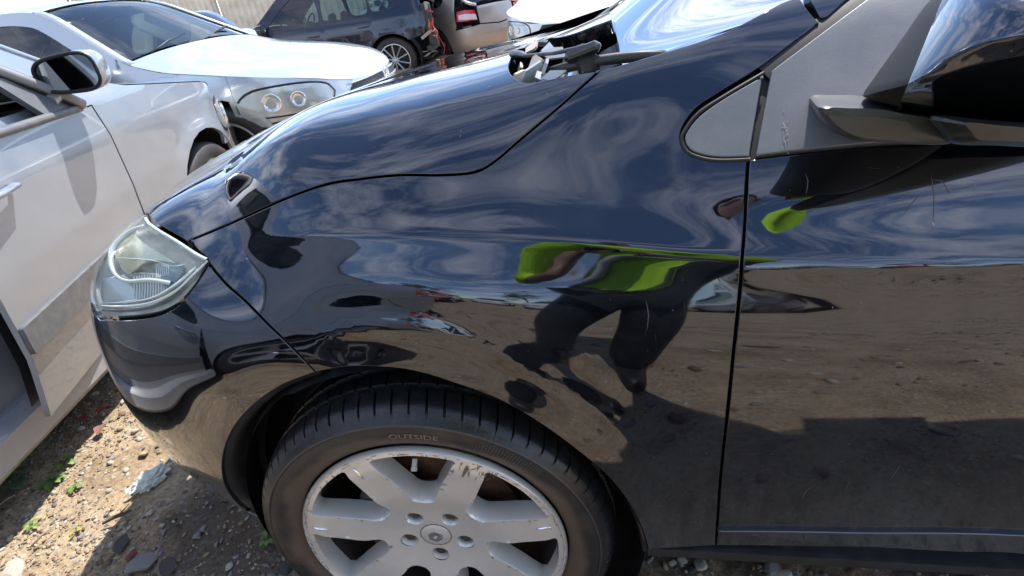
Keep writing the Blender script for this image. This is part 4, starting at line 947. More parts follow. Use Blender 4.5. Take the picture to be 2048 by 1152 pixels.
    if lod <= 2:
        cab = P.get('cabin', M_CABIN)
        sb = MB(); 
        for sx_ in (xa-.75, ) + ((xa-1.65,) if P.get('rear_seat', True) else ()):
            for sd in (1, -1):
                sb = MB(); y = sd*.36; sb.box((sx_, y, .48), (.5, .48, .16), bev=.05); sb.box((sx_-.30, y, .78), (.16, .46, .58), M3=Matrix.Rotation(-.25, 3, 'Y'), bev=.06); sb.box((sx_-.39, y, 1.13), (.09, .25, .17), M3=Matrix.Rotation(-.2, 3, 'Y'), bev=.04); sb.build('seat', cab, root, auto=40)
        db = MB(); zc = TZ(xcw)
        V = []
        for y in np.linspace(-Hw*.84, Hw*.84, 12):
            for dx, z in ((.10, zc-.06), (-.15, zc-.01), (-.38, zc+.0), (-.50, zc-.05), (-.52, zc-.25), (-.44, .45)): V.append((xcw+dx+.05*(1-(y/Hw)**2), y, z))
        db.add(V, [(i*6+j, (i+1)*6+j, (i+1)*6+j+1, i*6+j+1) for i in range(11) for j in range(5)]); db.build('dashboard', P.get('dashmat', M_DASHD), root, smooth=True)
        st = MB(); c = np.array([xcw-.62, P.get('drive', -1)*.36, zc-.02]); tl_ = Matrix.Rotation(-.45, 3, 'Y')
        ring = [c+np.array(tl_@Vector((0, .185*math.cos(t), .185*math.sin(t)))) for t in np.linspace(0, 2*PI, 30)]; st.tube(ring, .014, 8, cap=False); st.box(c, (.05, .12, .10), M3=tl_, bev=.02)
        for t in (0, PI, -PI/2): st.tube([c, c+np.array(tl_@Vector((0, .18*math.cos(t), .18*math.sin(t))))], .012, 6)
        st.build('steering_wheel', M_CABIN, root, smooth=True)
        wpr = MB()
        for y0, y1 in ((-.55, .02), (.05, .6)):
            a = np.array([xcw+.0, y0, TZ(xcw)+.028]); b = np.array([xcw-.10, y1, TZ(xcw-.10)+.052]); wpr.tube([a, (a+b)/2+[0, 0, .012], b], .009, 6)
            wpr.build('wiper', M_RUBBER, root, smooth=True); wpr = MB()
    # wheels: one pattern, four copies
    for ax_, nm_ in ((wf, 0), (wr, 1)):
        for sd in (1, -1):
            if (nm_, sd) in P.get('no_wheels', ()): continue
            y = sd*(Hw-.015); a = -sd    # inward direction
            tm = MB(); tp_ = [(R_*.70, .05), (R_*.70, .012), (R_*.74, .004), (R_*.84, -.004), (R_*.93, .006), (R_*.985, .025), (R_, .05), (R_, .19), (R_*.96, .215), (R_*.7, .21)]
            tm.lathe([(r, a*q) for r, q in tp_], 56 if lod == 1 else 40 if lod == 2 else 20, (ax_, y, R_)); to = tm.build('tyre', M_CARTYRE, root, smooth=True)
            rm_ = MB(); rr_ = R_*.715; nsp = P.get('spokes', 10)
            rm_.lathe([(rr_, a*.03), (rr_+.004, a*.008), (rr_-.012, a*.006), (rr_-.018, a*.03), (rr_-.02, a*.1)], 48 if lod < 3 else 20, (ax_, y, R_))
            rm_.lathe([(.001, a*.022), (.045, a*.024), (.062, a*.034), (.064, a*.06)], 20, (ax_, y, R_))
            for k_ in range(nsp):
                for off in ((-.06, .06) if P.get('twin') else (0,)):
                    t0_ = 2*PI*k_/nsp+.3; t1_ = t0_+off*1.8; c0_ = np.array([ax_+.04*math.cos(t0_), y+a*.03, R_+.04*math.sin(t0_)]); c1_ = np.array([ax_+(rr_-.008)*math.cos(t1_), y+a*.020, R_+(rr_-.008)*math.sin(t1_)])
                    w_ = (2*PI*rr_/nsp)*P.get('spokew', .16); rm_.tube([c0_, c0_*.5+c1_*.5+[0, a*-.004, 0], c1_], [w_*.9, w_*.8, w_], 6, flat=.7)
            rm_.build('rim', P.get('rimmat', M_RIM), to, auto=50)
            bk = MB(); bk.lathe([(.001, a*.09), (R_*.45, a*.09), (R_*.45, a*.10), (R_*.66, a*.12)], 24, (ax_, y, R_)); bk.build('brake_disc', M_DISC, to)
    # mirrors
    if P.get('mirrors', True):
        for sd in P.get('mirror_sides', (1, -1)):
            xm = xa-.12; c = pt(sx(xm), zb(xm)+.10)*np.array([1, sd, 1])+[0.02, sd*.14, .0]
            mm = MB(); V = []; n_r = 14
            for i, (dx, s_) in enumerate(((-.055, .97), (-.05, 1.), (.0, 1.), (.04, .9), (.075, .68), (.095, .35), (.10, .05))):
                for k_ in range(n_r):
                    t = 2*PI*k_/n_r; cy_, cz_ = math.cos(t), math.sin(t); V.append((c[0]+dx, c[1]+.115*s_*math.copysign(abs(cy_)**.6, cy_), c[2]+.072*s_*math.copysign(abs(cz_)**.7, cz_)))
            mm.add(V, [(i*n_r+k_, i*n_r+(k_+1) % n_r, (i+1)*n_r+(k_+1) % n_r, (i+1)*n_r+k_) for i in range(6) for k_ in range(n_r)]+[tuple(range(n_r))[::-1]])
            b_ = pt(sx(xm), zb(xm)+.03)*np.array([1, sd, 1]); mm.tube([b_, c-[0, 0, .05]], .02, 8); mo_ = mm.build('door_mirror', P.get('mirrormat', MP), root, auto=50)
            gm_ = MB(); gm_.add([(c[0]-.058, c[1]+.10*math.cos(t), c[2]+.058*math.sin(t)) for t in np.linspace(0, 2*PI, 20, endpoint=False)], [tuple(range(20))]); gm_.build('mirror_glass', M_MIRGLASS, mo_)
    return root, dict(pt=pt, sx=sx, TZ=TZ, ST=ST_, zb=zb, doors=doors, panel=panel, Hw=Hw)

M_CARGLASS = bpy.data.materials.new('side_window_glass'); M_CARGLASS.use_nodes = True; t_ = M_CARGLASS.node_tree; t_.nodes.clear()
o1 = t_.nodes.new('ShaderNodeOutputMaterial'); mx1 = t_.nodes.new('ShaderNodeMixShader'); fr = t_.nodes.new('ShaderNodeFresnel'); fr.inputs[0].default_value = 1.85
gl = t_.nodes.new('ShaderNodeBsdfGlossy'); gl.inputs['Roughness'].default_value = .01; tp = t_.nodes.new('ShaderNodeBsdfTransparent'); tp.inputs[0].default_value = (.50, .60, .58, 1)
t_.links.new(fr.outputs[0], mx1.inputs[0]); t_.links.new(tp.outputs[0], mx1.inputs[1]); t_.links.new(gl.outputs[0], mx1.inputs[2]); t_.links.new(mx1.outputs[0], o1.inputs[0])
M_LAMPGLASS = bpy.data.materials.new('lamp_cover'); M_LAMPGLASS.use_nodes = True; b_ = M_LAMPGLASS.node_tree.nodes['Principled BSDF']; b_.inputs['Alpha'].default_value = .25; b_.inputs['Base Color'].default_value = (.8, .82, .78, 1); b_.inputs['Roughness'].default_value = .05; b_.inputs['Coat Weight'].default_value = 1
M_LAMPIN = mat('lamp_reflector', (.55, .57, .55), .2, .8)
M_TAIL = mat('red_tail_lens', (.55, .01, .015), .08, coat=1.); M_TAILW = mat('pale_reverse_lens', (.75, .62, .62), .1, coat=1.)
M_CARTYRE = mat('far_tyre', (.018, .017, .017), .6, noise=(12., (.05, .043, .036), .45, .8)); M_RIM = mat('cast_rim', (.50, .50, .50), .3, .8); M_DISC = mat('far_brake', (.02, .018, .016), .6)
M_CABIN = mat('dark_cabin_cloth', (.03, .03, .032), .7); M_CABINL = mat('beige_cabin_leather', (.30, .27, .22), .55); M_DASHD = mat('cabin_dashboard', (.035, .038, .04), .55); M_MIRGLASS = mat('mirror_silvering', (.30, .33, .35), .04, 1.)
P_SILV = paint('silver_paint', (.31, .35, .41), .50, .24, dust=(.46, .41, .35), dlo=.45, dhi=.8, dmax=.35, base_dust=.06, low=(.15, .75, .45))
P_WSILV = paint('pale_silver_paint', (.50, .53, .56), .5, .22, dust=(.6, .56, .5), dmax=.2, base_dust=.04)
P_WHITE = paint('white_paint', (.78, .78, .76), .0, .3, dmax=.2)
P_BLACK = paint('far_dark_blue_paint', (.008, .011, .026), .3, .12, dust=(.12, .11, .10), dmax=.35, base_dust=.05, low=(.2, .8, .3))
P_CHAMP = paint('champagne_silver_paint', (.42, .38, .34), .6, .25, dust=(.42, .34, .27), dmax=.45, base_dust=.12, low=(.2, .8, .6))
P_RED = paint('faded_red_paint', (.42, .012, .02), .0, .25, dmax=.2)
M_MOULD = mat('weathered_grey_moulding', (.13, .135, .14), .45, noise=(35., (.21, .21, .205), .40, .80))
M_GRILL = mat('grille_black', (.015, .015, .016), .4)

def sedan(paint_, **k):
    d = dict(L=4.95, W=1.86, R=.33, wf=-.86, wr=-3.85, paint=paint_, belt=.92, sill=.20,
      inset_side=([.1, .2, .38, .60, .78, .90, .95, 1.25, 1.5], [.12, .075, .028, .008, .004, .022, .045, .22, .36]),
      inset_front=([.1, .25, .45, .60, .72, .85, 1.5], [.10, .03, 0, .01, .06, .20, .6]), inset_rear=([.1, .3, .5, .7, .95, 1.5], [.08, .02, 0, .03, .07, .4]),
      zb=lambda x: .885+(-x-1.5)*.022 if x < -1.0 else .874, doors=(-1.50, -2.62, -3.55, -3.9), xa_base=-1.42, xc_base=-4.05,
      top=[(-4.95,.98),(-4.9,.99),(-4.1,1.01),(-3.55,1.26),(-3.1,1.36),(-2.5,1.405),(-2.1,1.37),(-1.9,1.29),(-1.35,.93),(-1.1,.895),(-.6,.83),(-.2,.75),(-.05,.68),(0,.62)],
      cowl=-1.36, roof_f=-2.06, roof_r=-3.1, back=-4.02, deck=-4.88, hood_f=-.003, fb=.50, rb=.55, znose=.66, ztail=.95, zbump=.56, zrb=.62,
      lampf=-.62, lampr=-4.55, lampf_o=[(-.58,.60),(-.60,.70),(-.46,.735),(-.14,.69),(-.10,.58),(-.3,.55)], lampr_o=[(-4.45,.68),(-4.48,.88),(-4.75,.90),(('s',.42),.88),(('s',.40),.68)],
      fender_front=[(-.55,.53),(-.60,.60)], bumper_join=[(-.55,.53),(-.3,.545),(-.12,.56)], quarter_rear=[(-4.6,.66),(-4.5,.6)], rbumper_join=[(('s',.4),.64),(-4.6,.62)],
      tail_panel=[(('s',.0005),.63),(('s',.40),.66),(('s',.40),.9),(('s',.38),.97),(('s',.0005),.98)],
      windows=[[(-1.66,.93),(-1.62,.98),(-2.05,1.25),(-2.25,1.31),(-2.50,1.325),(-2.56,1.30),(-2.58,.94),(-2.3,.925)], [(-2.68,.94),(-2.66,1.30),(-2.75,1.325),(-3.05,1.29),(-3.40,1.17),(-3.52,1.0),(-3.48,.95),(-3.1,.94)]],
      grille=(.36,.60,.68), grillemat=M_GRILL, mould=((.40,.475,M_MOULD),), mould_f=-1.22, cabin=M_CABIN, twin=False, spokes=5, spokew=.20)
    d.update(k); return d
def hatch(paint_, **k):
    d = sedan(paint_, L=4.3, W=1.78, wf=-.80, wr=-3.42, doors=(-1.38,-2.45,-3.28,-3.6), xa_base=-1.30, xc_base=-3.75,
      top=[(-4.3,.95),(-4.22,1.02),(-4.05,1.22),(-3.80,1.38),(-3.1,1.44),(-2.4,1.45),(-2.0,1.41),(-1.8,1.33),(-1.22,.97),(-1.0,.92),(-.55,.85),(-.2,.77),(-.05,.70),(0,.64)],
      zb=lambda x: .90+(-x-1.4)*.035, cowl=-1.22, roof_f=-1.95, roof_r=-3.9, back=-4.24, deck=None, lampr=-3.98, lampr_o=[(-3.98,.72),(-4.02,.93),(-4.18,.95),(('s',.46),.90),(('s',.44),.70)],
      quarter_rear=[(-4.02,.70),(-3.98,.60)], rbumper_join=[(('s',.44),.66),(-4.0,.62)], tail_panel=[(('s',.0005),.64),(('s',.44),.68),(('s',.44),.93),(('s',.42),.96),(('s',.0005),.97)], inset_rear=([.1,.3,.5,.7,.95,1.5],[.08,.02,0,.04,.09,.40]),
      windows=[[(-1.55,.95),(-1.53,1.0),(-1.92,1.27),(-2.10,1.34),(-2.34,1.355),(-2.40,1.33),(-2.42,.97),(-2.1,.95)], [(-2.52,.98),(-2.50,1.33),(-2.58,1.355),(-3.0,1.345),(-3.25,1.30),(-3.3,1.02),(-3.0,.99)], [(-3.38,1.03),(-3.36,1.27),(-3.6,1.22),(-3.72,1.10),(-3.6,1.05)]], mould=(), mould_f=0)
    d.update(k); return d
def suv(paint_, **k):
    d = sedan(paint_, L=4.6, W=1.88, R=.37, wf=-.86, wr=-3.67, doors=(-1.48,-2.58,-3.40,-3.75), xa_base=-1.42, xc_base=-4.15, sill=.30,
      inset_side=([.1,.3,.45,.65,.85,1.0,1.06,1.4,1.7],[.10,.05,.02,.005,.004,.02,.04,.16,.26]), inset_front=([.1,.3,.5,.7,.85,1.0,1.6],[.10,.03,0,.0,.04,.16,.6]),
      top=[(-4.6,1.12),(-4.52,1.25),(-4.35,1.48),(-4.1,1.60),(-3.2,1.65),(-2.4,1.66),(-2.05,1.62),(-1.9,1.55),(-1.35,1.10),(-1.1,1.04),(-.6,.99),(-.2,.93),(-.05,.86),(0,.78)],
      zb=lambda x: 1.04+(-x-1.5)*.035, belt=1.06, cowl=-1.34, roof_f=-2.0, roof_r=-4.2, back=-4.56, deck=None, fb=.60, rb=.66, zbump=.66, zrb=.72,
      lampf_o=[(-.56,.72),(-.60,.86),(-.40,.885),(-.15,.84),(-.12,.70),(-.3,.67)], fender_front=[(-.52,.64),(-.60,.72)], bumper_join=[(-.52,.64),(-.3,.655),(-.12,.66)], lampf=-.62, grille=(.40,.70,.84),
      lampr=-4.3, lampr_o=[(-4.2,.90),(-4.22,1.10),(-4.4,1.12),(('s',.42),1.08),(('s',.40),.88)], quarter_rear=[(-4.3,.85),(-4.25,.72)], rbumper_join=[(('s',.4),.76),(-4.25,.73)],
      tail_panel=[(('s',.0005),.74),(('s',.40),.78),(('s',.40),1.1),(('s',.38),1.15),(('s',.0005),1.17)],
      windows=[[(-1.66,1.09),(-1.64,1.14),(-2.0,1.44),(-2.2,1.53),(-2.44,1.55),(-2.5,1.52),(-2.52,1.11),(-2.1,1.09)], [(-2.64,1.12),(-2.62,1.52),(-2.7,1.55),(-3.2,1.54),(-3.34,1.50),(-3.36,1.15),(-3.0,1.12)], [(-3.46,1.17),(-3.44,1.50),(-3.8,1.47),(-4.1,1.32),(-4.12,1.22),(-3.8,1.18)]], mould=(), handle_drop=.15)
    d.update(k); return d

def h2w(o, rz, x, y, z): c, s_ = math.cos(rz), math.sin(rz); return np.array([o[0]+c*x-s_*y, o[1]+s_*x+c*y, z])
# ---- near silver saloon on the left, its right side towards us, door ajar
A_SV = math.radians(100)
O_SV = (-2.80, 2.79)
sv, SVI = make_car(sedan(P_SILV, sill=.205, R=.295, doors=(-1.50,-2.36,-3.35,-3.9), windows=[[(-1.66,.93),(-1.62,.98),(-2.0,1.23),(-2.12,1.29),(-2.26,1.32),(-2.31,1.29),(-2.32,.94),(-2.1,.925)], [(-2.42,.94),(-2.40,1.30),(-2.5,1.33),(-2.9,1.31),(-3.25,1.20),(-3.32,1.0),(-3.28,.95),(-3.0,.94)]], open_windows=(0,), mirror_sides=(1,), cabin=M_CABIN, rimmat=M_RIM), 'parked_car', 'silver saloon by the nose of the dark hatchback, its front door ajar and window down', O_SV, A_SV, 0., 1); sv.scale = (1.08, 1.08, 1.08)
# the door on our side hangs open on its hinge
dr = SVI['doors'][-1]; pv = SVI['pt'](SVI['sx'](-1.50), .6)*np.array([1, -1, 1])
rt = Matrix.Rotation(math.radians(-9), 4, 'Z'); rt = Matrix.Rotation(math.radians(8.5), 4, 'Z')
# window frame of the door moves with it
pt_, sx_f, TZf, zbf = SVI['pt'], SVI['sx'], SVI['TZ'], SVI['zb']
def sp(x, z, l=0.): return pt_(sx_f(x), z, l)*np.array([1, -1, 1])
for rad, lf, nm, mt_ in ((.020, .012, 'window_surround', M_RUBBER), (.011, .030, 'window_trim', mat('pale_window_trim', (.32, .31, .30), .4))):
    m_ = MB(); m_.tube([sp(x, z, lf) for x, z in smooth_poly(np.array([(-1.60,.90),(-1.78,1.03),(-2.0,1.18),(-2.14,1.26),(-2.28,1.29),(-2.34,1.25),(-2.345,.95)]), False, .04)], rad, 8, flat=1.4); m_.build(nm, mt_, dr, smooth=True)
m_ = MB(); m_.tube([sp(x, zbf(x)+.004, .008) for x in np.linspace(-1.60, -2.34, 20)], .016, 8, flat=.8); m_.build('belt_seal', M_MOULD, dr, smooth=True)
# inside skin of the door + body sill behind it
m_ = MB(); V = [sp(x, z, -.05) for x in np.linspace(-1.53, -2.34, 8) for z in np.linspace(.24, .86, 6)]; m_.add(V, [(i*6+j, i*6+j+1, (i+1)*6+j+1, (i+1)*6+j) for i in range(7) for j in range(5)]); m_.build('door_card', M_CABIN, dr, smooth=True)
# sail triangle + mirror with its glass facing back
m_ = MB(); tri = [sp(-1.56,.885,.016), sp(-1.80,.90,.016), sp(-1.86,1.04,.016), sp(-1.70,.985,.016)]; m_.add([tuple(q) for q in tri]+[tuple(q+[0,.02,0]) for q in tri], [(0,1,2,3),(0,4,5,1),(1,5,6,2),(2,6,7,3),(3,7,4,0)]); m_.build('mirror_sail', M_GREYPL, dr)
cm = sp(-1.66, 1.00, .0)+np.array([.03, -.12, .0]); m_ = MB(); V = []; n_r = 32
shp = [(math.copysign(abs(math.cos(t))**.62, math.cos(t)), math.copysign(abs(math.sin(t))**.62, math.sin(t))) for t in np.linspace(0, 2*PI, n_r, endpoint=False)]
for dx, s_ in ((-.062, .90), (-.066, .95), (-.060, .995), (-.03, 1.), (.01, .97), (.045, .84), (.07, .6), (.085, .3), (.088, .02)):
    for a, b in shp: V.append((cm[0]+dx, cm[1]+.094*s_*a, cm[2]+.058*s_*b*(1-.12*a)))
m_.add(V, [(i*n_r+k_, i*n_r+(k_+1) % n_r, (i+1)*n_r+(k_+1) % n_r, (i+1)*n_r+k_) for i in range(8) for k_ in range(n_r)]); m_.tube([sp(-1.70, .93, 0), cm+[0, .07, -.045]], .022, 10)
mo_ = m_.build('door_mirror', P_SILV, dr, auto=50)
m_ = MB(); rim_ = [(cm[0]-.064, cm[1]+.089*a, cm[2]+.053*b*(1-.12*a)) for a, b in shp]; m_.tube(rim_+rim_[:1], .0055, 6, cap=False); m_.build('mirror_bezel', M_RUBBER, mo_, smooth=True)
m_ = MB(); m_.add([(cm[0]-.060, cm[1]+.086*a, cm[2]+.050*b*(1-.12*a)) for a, b in shp], [tuple(range(n_r))]); m_.build('mirror_glass', M_MIRGLASS, mo_)
dr.matrix_local = Matrix.Translation(pv) @ rt @ Matrix.Translation(-pv)
# lower sill of the body
m_ = MB(); m_.box((-2.5, -SVI['Hw']+.05, .185), (2.0, .10, .13), bev=.03); m_.box((-2.45, -SVI['Hw']+.075, .36), (1.9, .05, .26), bev=.015); m_.build('sill', P_SILV, sv, auto=40)

# ---- pale silver convertible behind, seen from its right front corner
EO_O, EO_A = (-1.29, 3.80), math.radians(0)
eo, EOI = make_car(sedan(P_WSILV, L=4.4, W=1.79, wf=-.86, wr=-3.44, doors=(-1.50,-2.75,-3.4,-3.7), four=False, xa_base=-1.42, xc_base=-3.75, cabin=M_CABINL,
    top=[(-4.4,.93),(-4.3,.95),(-3.8,.99),(-3.3,1.20),(-2.9,1.34),(-2.4,1.41),(-2.15,1.39),(-2.0,1.345),(-1.40,.99),(-1.15,.92),(-.65,.84),(-.25,.76),(-.08,.70),(0,.64)], cowl=-1.42, roof_f=-2.1, roof_r=-2.95, back=-3.7, deck=-4.3, lampr=-4.1,
    lampr_o=[(-3.95,.68),(-3.98,.86),(-4.2,.88),(('s',.42),.86),(('s',.40),.68)], quarter_rear=[(-4.1,.66),(-4.0,.6)], rbumper_join=[(('s',.4),.64),(-4.05,.62)],
    lampf_o=[(-.66,.585),(-.70,.66),(-.58,.735),(-.30,.735),(-.16,.69),(-.16,.60),(-.35,.56)], lampf=-.72, fender_front=[(-.62,.52),(-.70,.60)], bumper_join=[(-.62,.52),(-.35,.53),(-.13,.56)],
    windows=[[(-1.66,.95),(-1.64,1.0),(-2.02,1.24),(-2.2,1.31),(-2.5,1.33),(-2.9,1.24),(-3.0,1.0),(-2.9,.95),(-2.3,.94)]], zb=lambda x: .89+(-x-1.4)*.02, mould=(), grille=(.52,.60,.665), lamp_rounds=((-.10,.0,.062),(.07,-.004,.05)), drive=-1),
    'parked_car', 'pale silver convertible with round projector headlights and shining bonnet behind the silver saloon', EO_O, EO_A, 0., 1)
bg_ = MB(); ce = np.array([.015, 0, .645]); ring = [ce+[0, .052*math.cos(t), .052*math.sin(t)] for t in np.linspace(0, 2*PI, 32)]; bg_.tube(ring, .006, 6, cap=False)
bg_.tube([ce+[0,-.034,.033], ce+[0,-.004,-.002]], .005, 5); bg_.tube([ce+[0,.034,.033], ce+[0,.004,-.002]], .005, 5); bg_.tube([ce+[0,-.044,.010], ce+[0,-.020,-.042], ce+[0,0,-.008], ce+[0,.020,-.042], ce+[0,.044,.010]], .005, 5)
bg_.build('round_badge', M_CHROME, eo, smooth=True)
for zz in (.61, .66):
    gb = MB(); gb.tube([EOI['pt'](EOI['ST']-d_, zz, .012)*np.array([1, sgn, 1]) for sgn, ds_ in ((1, np.linspace(.5, .001, 8)), (-1, np.linspace(.001, .5, 8))) for d_ in ds_], .006, 6); gb.build('grille_bar', M_CHROME, eo, smooth=True)

# ---- dark blue estate SUV with its rear bumper missing
dX = ray(790, 122); X3w = CP+dX*9.6
AX = math.radians(186)
hX, lX = np.array([math.cos(AX), math.sin(AX)]), np.array([-math.sin(AX), math.cos(AX)])
O_X = X3w[:2]+hX*3.67-lX*.94
x3, X3I = make_car(suv(P_BLACK, no_tail=True, spokes=10, spokew=.13, cabin=M_CABIN, handlemat=P_BLACK, grille=None), 'parked_car', 'dark blue four-wheel-drive with its rear bumper torn off and wiring hanging out', O_X, AX, X3w[2]-.37, 2)
# raised bonnet edge and leaned-over front wing seen past its door mirror
m_ = MB(); V = []
for i in range(9):
    t = i/8
    for j in range(7): u = j/6; V.append((-.35-.75*t, .25+.68*u, .95+.62*math.sin(PI*.5*(1-t))*(1-.25*u)+.06*math.sin(PI*u)))
m_.add(V, [(i*7+j, (i+1)*7+j, (i+1)*7+j+1, i*7+j+1) for i in range(8) for j in range(6)]); m_.build('raised_bonnet', P_BLACK, x3, smooth=True)
# torn rear corner: dark cavity, bracket, wiring
M_WIRE_R, M_WIRE_O = mat('red_wire', (.5, .02, .03), .5), mat('orange_wire', (.65, .22, .10), .5)
m_ = MB(); m_.box((-4.33, .80, .95), (.16, .10, .42), bev=.02); m_.box((-4.36, .74, .62), (.14, .20, .26), bev=.02); m_.box((-4.30, .5, .48), (.12, .8, .10), bev=.02); m_.build('bumper_bracket', mat('scorched_bracket', (.03, .03, .032), .5), x3, auto=40)
m_ = MB(); m_.box((-4.28, .86, .70), (.22, .05, .05), M3=Matrix.Rotation(.5, 3, 'Y')); m_.box((-4.36, .87, 1.12), (.05, .04, .12)); m_.build('bumper_bracket', mat('torn_metal', (.30, .28, .27), .4, .5), x3)
for k_ in range(5):
    m_ = MB(); c = np.array([-4.40+RNG.uniform(-.04, .04), .90+RNG.uniform(-.02, .04), RNG.uniform(.62, 1.18)]); pts = [c]
    for i in range(6): c = c+[RNG.normal(0, .035), RNG.normal(0, .02), RNG.normal(-.045, .045)]; pts.append(c)
    m_.tube(smooth_poly(np.array(pts), False, .02), .0055, 5); m_.build('loose_wire', (M_WIRE_R, M_WIRE_O)[k_ % 2], x3, smooth=True)

# ---- champagne hatchback seen from its rear left corner
d1_ = ray(876, 98); S1w = CP+d1_*10.8; A1 = math.radians(140)
def place(w3, A, xl, yl): h, l = np.array([math.cos(A), math.sin(A)]), np.array([-math.sin(A), math.cos(A)]); return w3[:2]-h*xl-l*yl
make_car(hatch(P_CHAMP, spokes=5, twin=True, spokew=.10, lampr_o=[(-4.03,.76),(-4.06,.92),(-4.18,.93),(('s',.50),.90),(('s',.49),.74)], lampr_w=[(-4.08,.79),(-4.08,.86),(-4.17,.87),(('s',.5),.84),(('s',.49),.75)]), 'parked_car', 'dusty champagne hatchback with red tail lamps, rear corner showing past the torn blue estate', place(S1w, A1, -3.42, .89), A1, S1w[2]-.33, 2)
# ---- grey saloon tail between hatchback and white four-wheel-drive
d2_ = ray(985, 62); S2w = CP+d2_*12.6; A2 = math.radians(146)
make_car(sedan(P_CHAMP, spokes=10), 'parked_car', 'grey saloon with one red tail lamp visible beside the white four-wheel-drive', place(S2w, A2, -4.90, .5), A2, 0.0, 2)
# ---- white four-wheel-drive facing us
d3_ = ray(1030, 60); S3w = CP+d3_*7.3; A3 = math.radians(-98)
make_car(suv(P_WHITE, L=4.3, W=1.78, spokes=5, lampf_o=[(-.40,.70),(-.42,.84),(-.34,.885),(-.08,.85),(('s',2.0),.85)][:4]+[(-.06,.72),(-.2,.69)], cabin=M_CABINL, grille=(.30,.77,.82)), 'parked_car', 'white four-wheel-drive with yellowed headlights facing the dark hatchback from behind', place(S3w, A3, -.22, -.66), A3, S3w[2]-.79, 2)
# ---- white saloon further back
d4_ = ray(905, 8); S4w = CP+d4_*17.; A4 = math.radians(20)
make_car(sedan(P_WHITE, spokes=5), 'parked_car', 'white saloon far behind the champagne hatchback', place(S4w, A4, -2.4, .0), A4, 0., 3)

# ================================================================== ground
def vnoise(X, Y, f, seed):
    r = np.random.RandomState(seed); G = r.rand(256, 256); x, y = X*f, Y*f; xi, yi = np.floor(x).astype(int), np.floor(y).astype(int); fx, fy = x-xi, y-yi; fx, fy = fx*fx*(3-2*fx), fy*fy*(3-2*fy)
    g = lambda a, b: G[a % 256, b % 256]
    return (g(xi, yi)*(1-fx)+g(xi+1, yi)*fx)*(1-fy)+(g(xi, yi+1)*(1-fx)+g(xi+1, yi+1)*fx)*fy
def gz(X, Y):
    h = 0
    for f, a in ((1.1, .016), (3.3, .010), (9, .006), (24, .0045), (60, .0030), (130, .0016)): h = h+a*(vnoise(X+50, Y+50, f, int(f*10))-.5)*2
    return h
gm_ = bpy.data.materials.new('dry_gravelly_dirt'); gm_.use_nodes = True; t_ = gm_.node_tree; b_ = t_.nodes['Principled BSDF']; b_.inputs['Specular IOR Level'].default_value = .25
tcg = t_.nodes.new('ShaderNodeTexCoord')
def gn(scale, det, r=.6):
    n = t_.nodes.new('ShaderNodeTexNoise'); n.inputs['Scale'].default_value = scale; n.inputs['Detail'].default_value = det; n.inputs['Roughness'].default_value = r; t_.links.new(tcg.outputs['Object'], n.inputs[0]); return n.outputs[0]
def ramp(v, els):
    n = t_.nodes.new('ShaderNodeValToRGB'); e = n.color_ramp.elements
    while len(e) < len(els): e.new(.5)
    for i, (p, c) in enumerate(els): e[i].position = p; e[i].color = (*c, 1)
    t_.links.new(v, n.inputs[0]); return n.outputs[0]
def mixn(f, a, b, op='MIX'):
    n = t_.nodes.new('ShaderNodeMixRGB'); n.blend_type = op
    for i, v in enumerate((f, a, b)):
        if isinstance(v, (int, float)): n.inputs[i].default_value = v
        elif isinstance(v, tuple): n.inputs[i].default_value = (*v, 1)
        else: t_.links.new(v, n.inputs[i])
    return n.outputs[0]
c1 = ramp(gn(3.2, 8), [(.30, (.27, .19, .115)), (.52, (.44, .335, .215)), (.75, (.54, .43, .29))])
c2 = ramp(gn(70, 6, .75), [(.30, (.35, .32, .30)), (.5, (.85, .85, .85)), (.72, (1.25, 1.22, 1.18))])
cc = mixn(1., c1, c2, 'MULTIPLY')
vo = t_.nodes.new('ShaderNodeTexVoronoi'); vo.inputs['Scale'].default_value = 120; t_.links.new(tcg.outputs['Object'], vo.inputs[0])
vh = t_.nodes.new('ShaderNodeSeparateColor'); t_.links.new(vo.outputs['Color'], vh.inputs[0])
pebm = ramp(vh.outputs[0], [(.80, (0, 0, 0)), (.90, (.8, .8, .8))]); pebc = ramp(vh.outputs[1], [(.0, (.10, .08, .07)), (.5, (.32, .27, .22)), (1., (.55, .50, .43))])
cc = mixn(mixn(1., pebm, .6, 'MULTIPLY') if 0 else pebm, cc, pebc)
# darker, smoother patch beneath and in front of the dark car's wheel
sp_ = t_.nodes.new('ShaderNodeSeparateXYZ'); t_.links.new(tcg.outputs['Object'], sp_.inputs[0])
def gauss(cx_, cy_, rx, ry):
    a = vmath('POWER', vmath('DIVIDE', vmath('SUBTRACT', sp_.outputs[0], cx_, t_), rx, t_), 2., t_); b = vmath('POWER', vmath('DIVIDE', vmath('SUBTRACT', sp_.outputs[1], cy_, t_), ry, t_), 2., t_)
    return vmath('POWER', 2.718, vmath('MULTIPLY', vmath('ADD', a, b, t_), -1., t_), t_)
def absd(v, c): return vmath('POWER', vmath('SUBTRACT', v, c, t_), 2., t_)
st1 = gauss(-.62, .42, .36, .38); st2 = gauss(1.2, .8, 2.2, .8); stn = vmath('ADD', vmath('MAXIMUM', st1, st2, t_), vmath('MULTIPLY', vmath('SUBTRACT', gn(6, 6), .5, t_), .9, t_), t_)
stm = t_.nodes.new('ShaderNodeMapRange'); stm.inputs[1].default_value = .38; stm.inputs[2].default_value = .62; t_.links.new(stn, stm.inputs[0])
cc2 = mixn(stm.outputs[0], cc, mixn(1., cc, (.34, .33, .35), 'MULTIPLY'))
t_.links.new(cc2, b_.inputs['Base Color'])
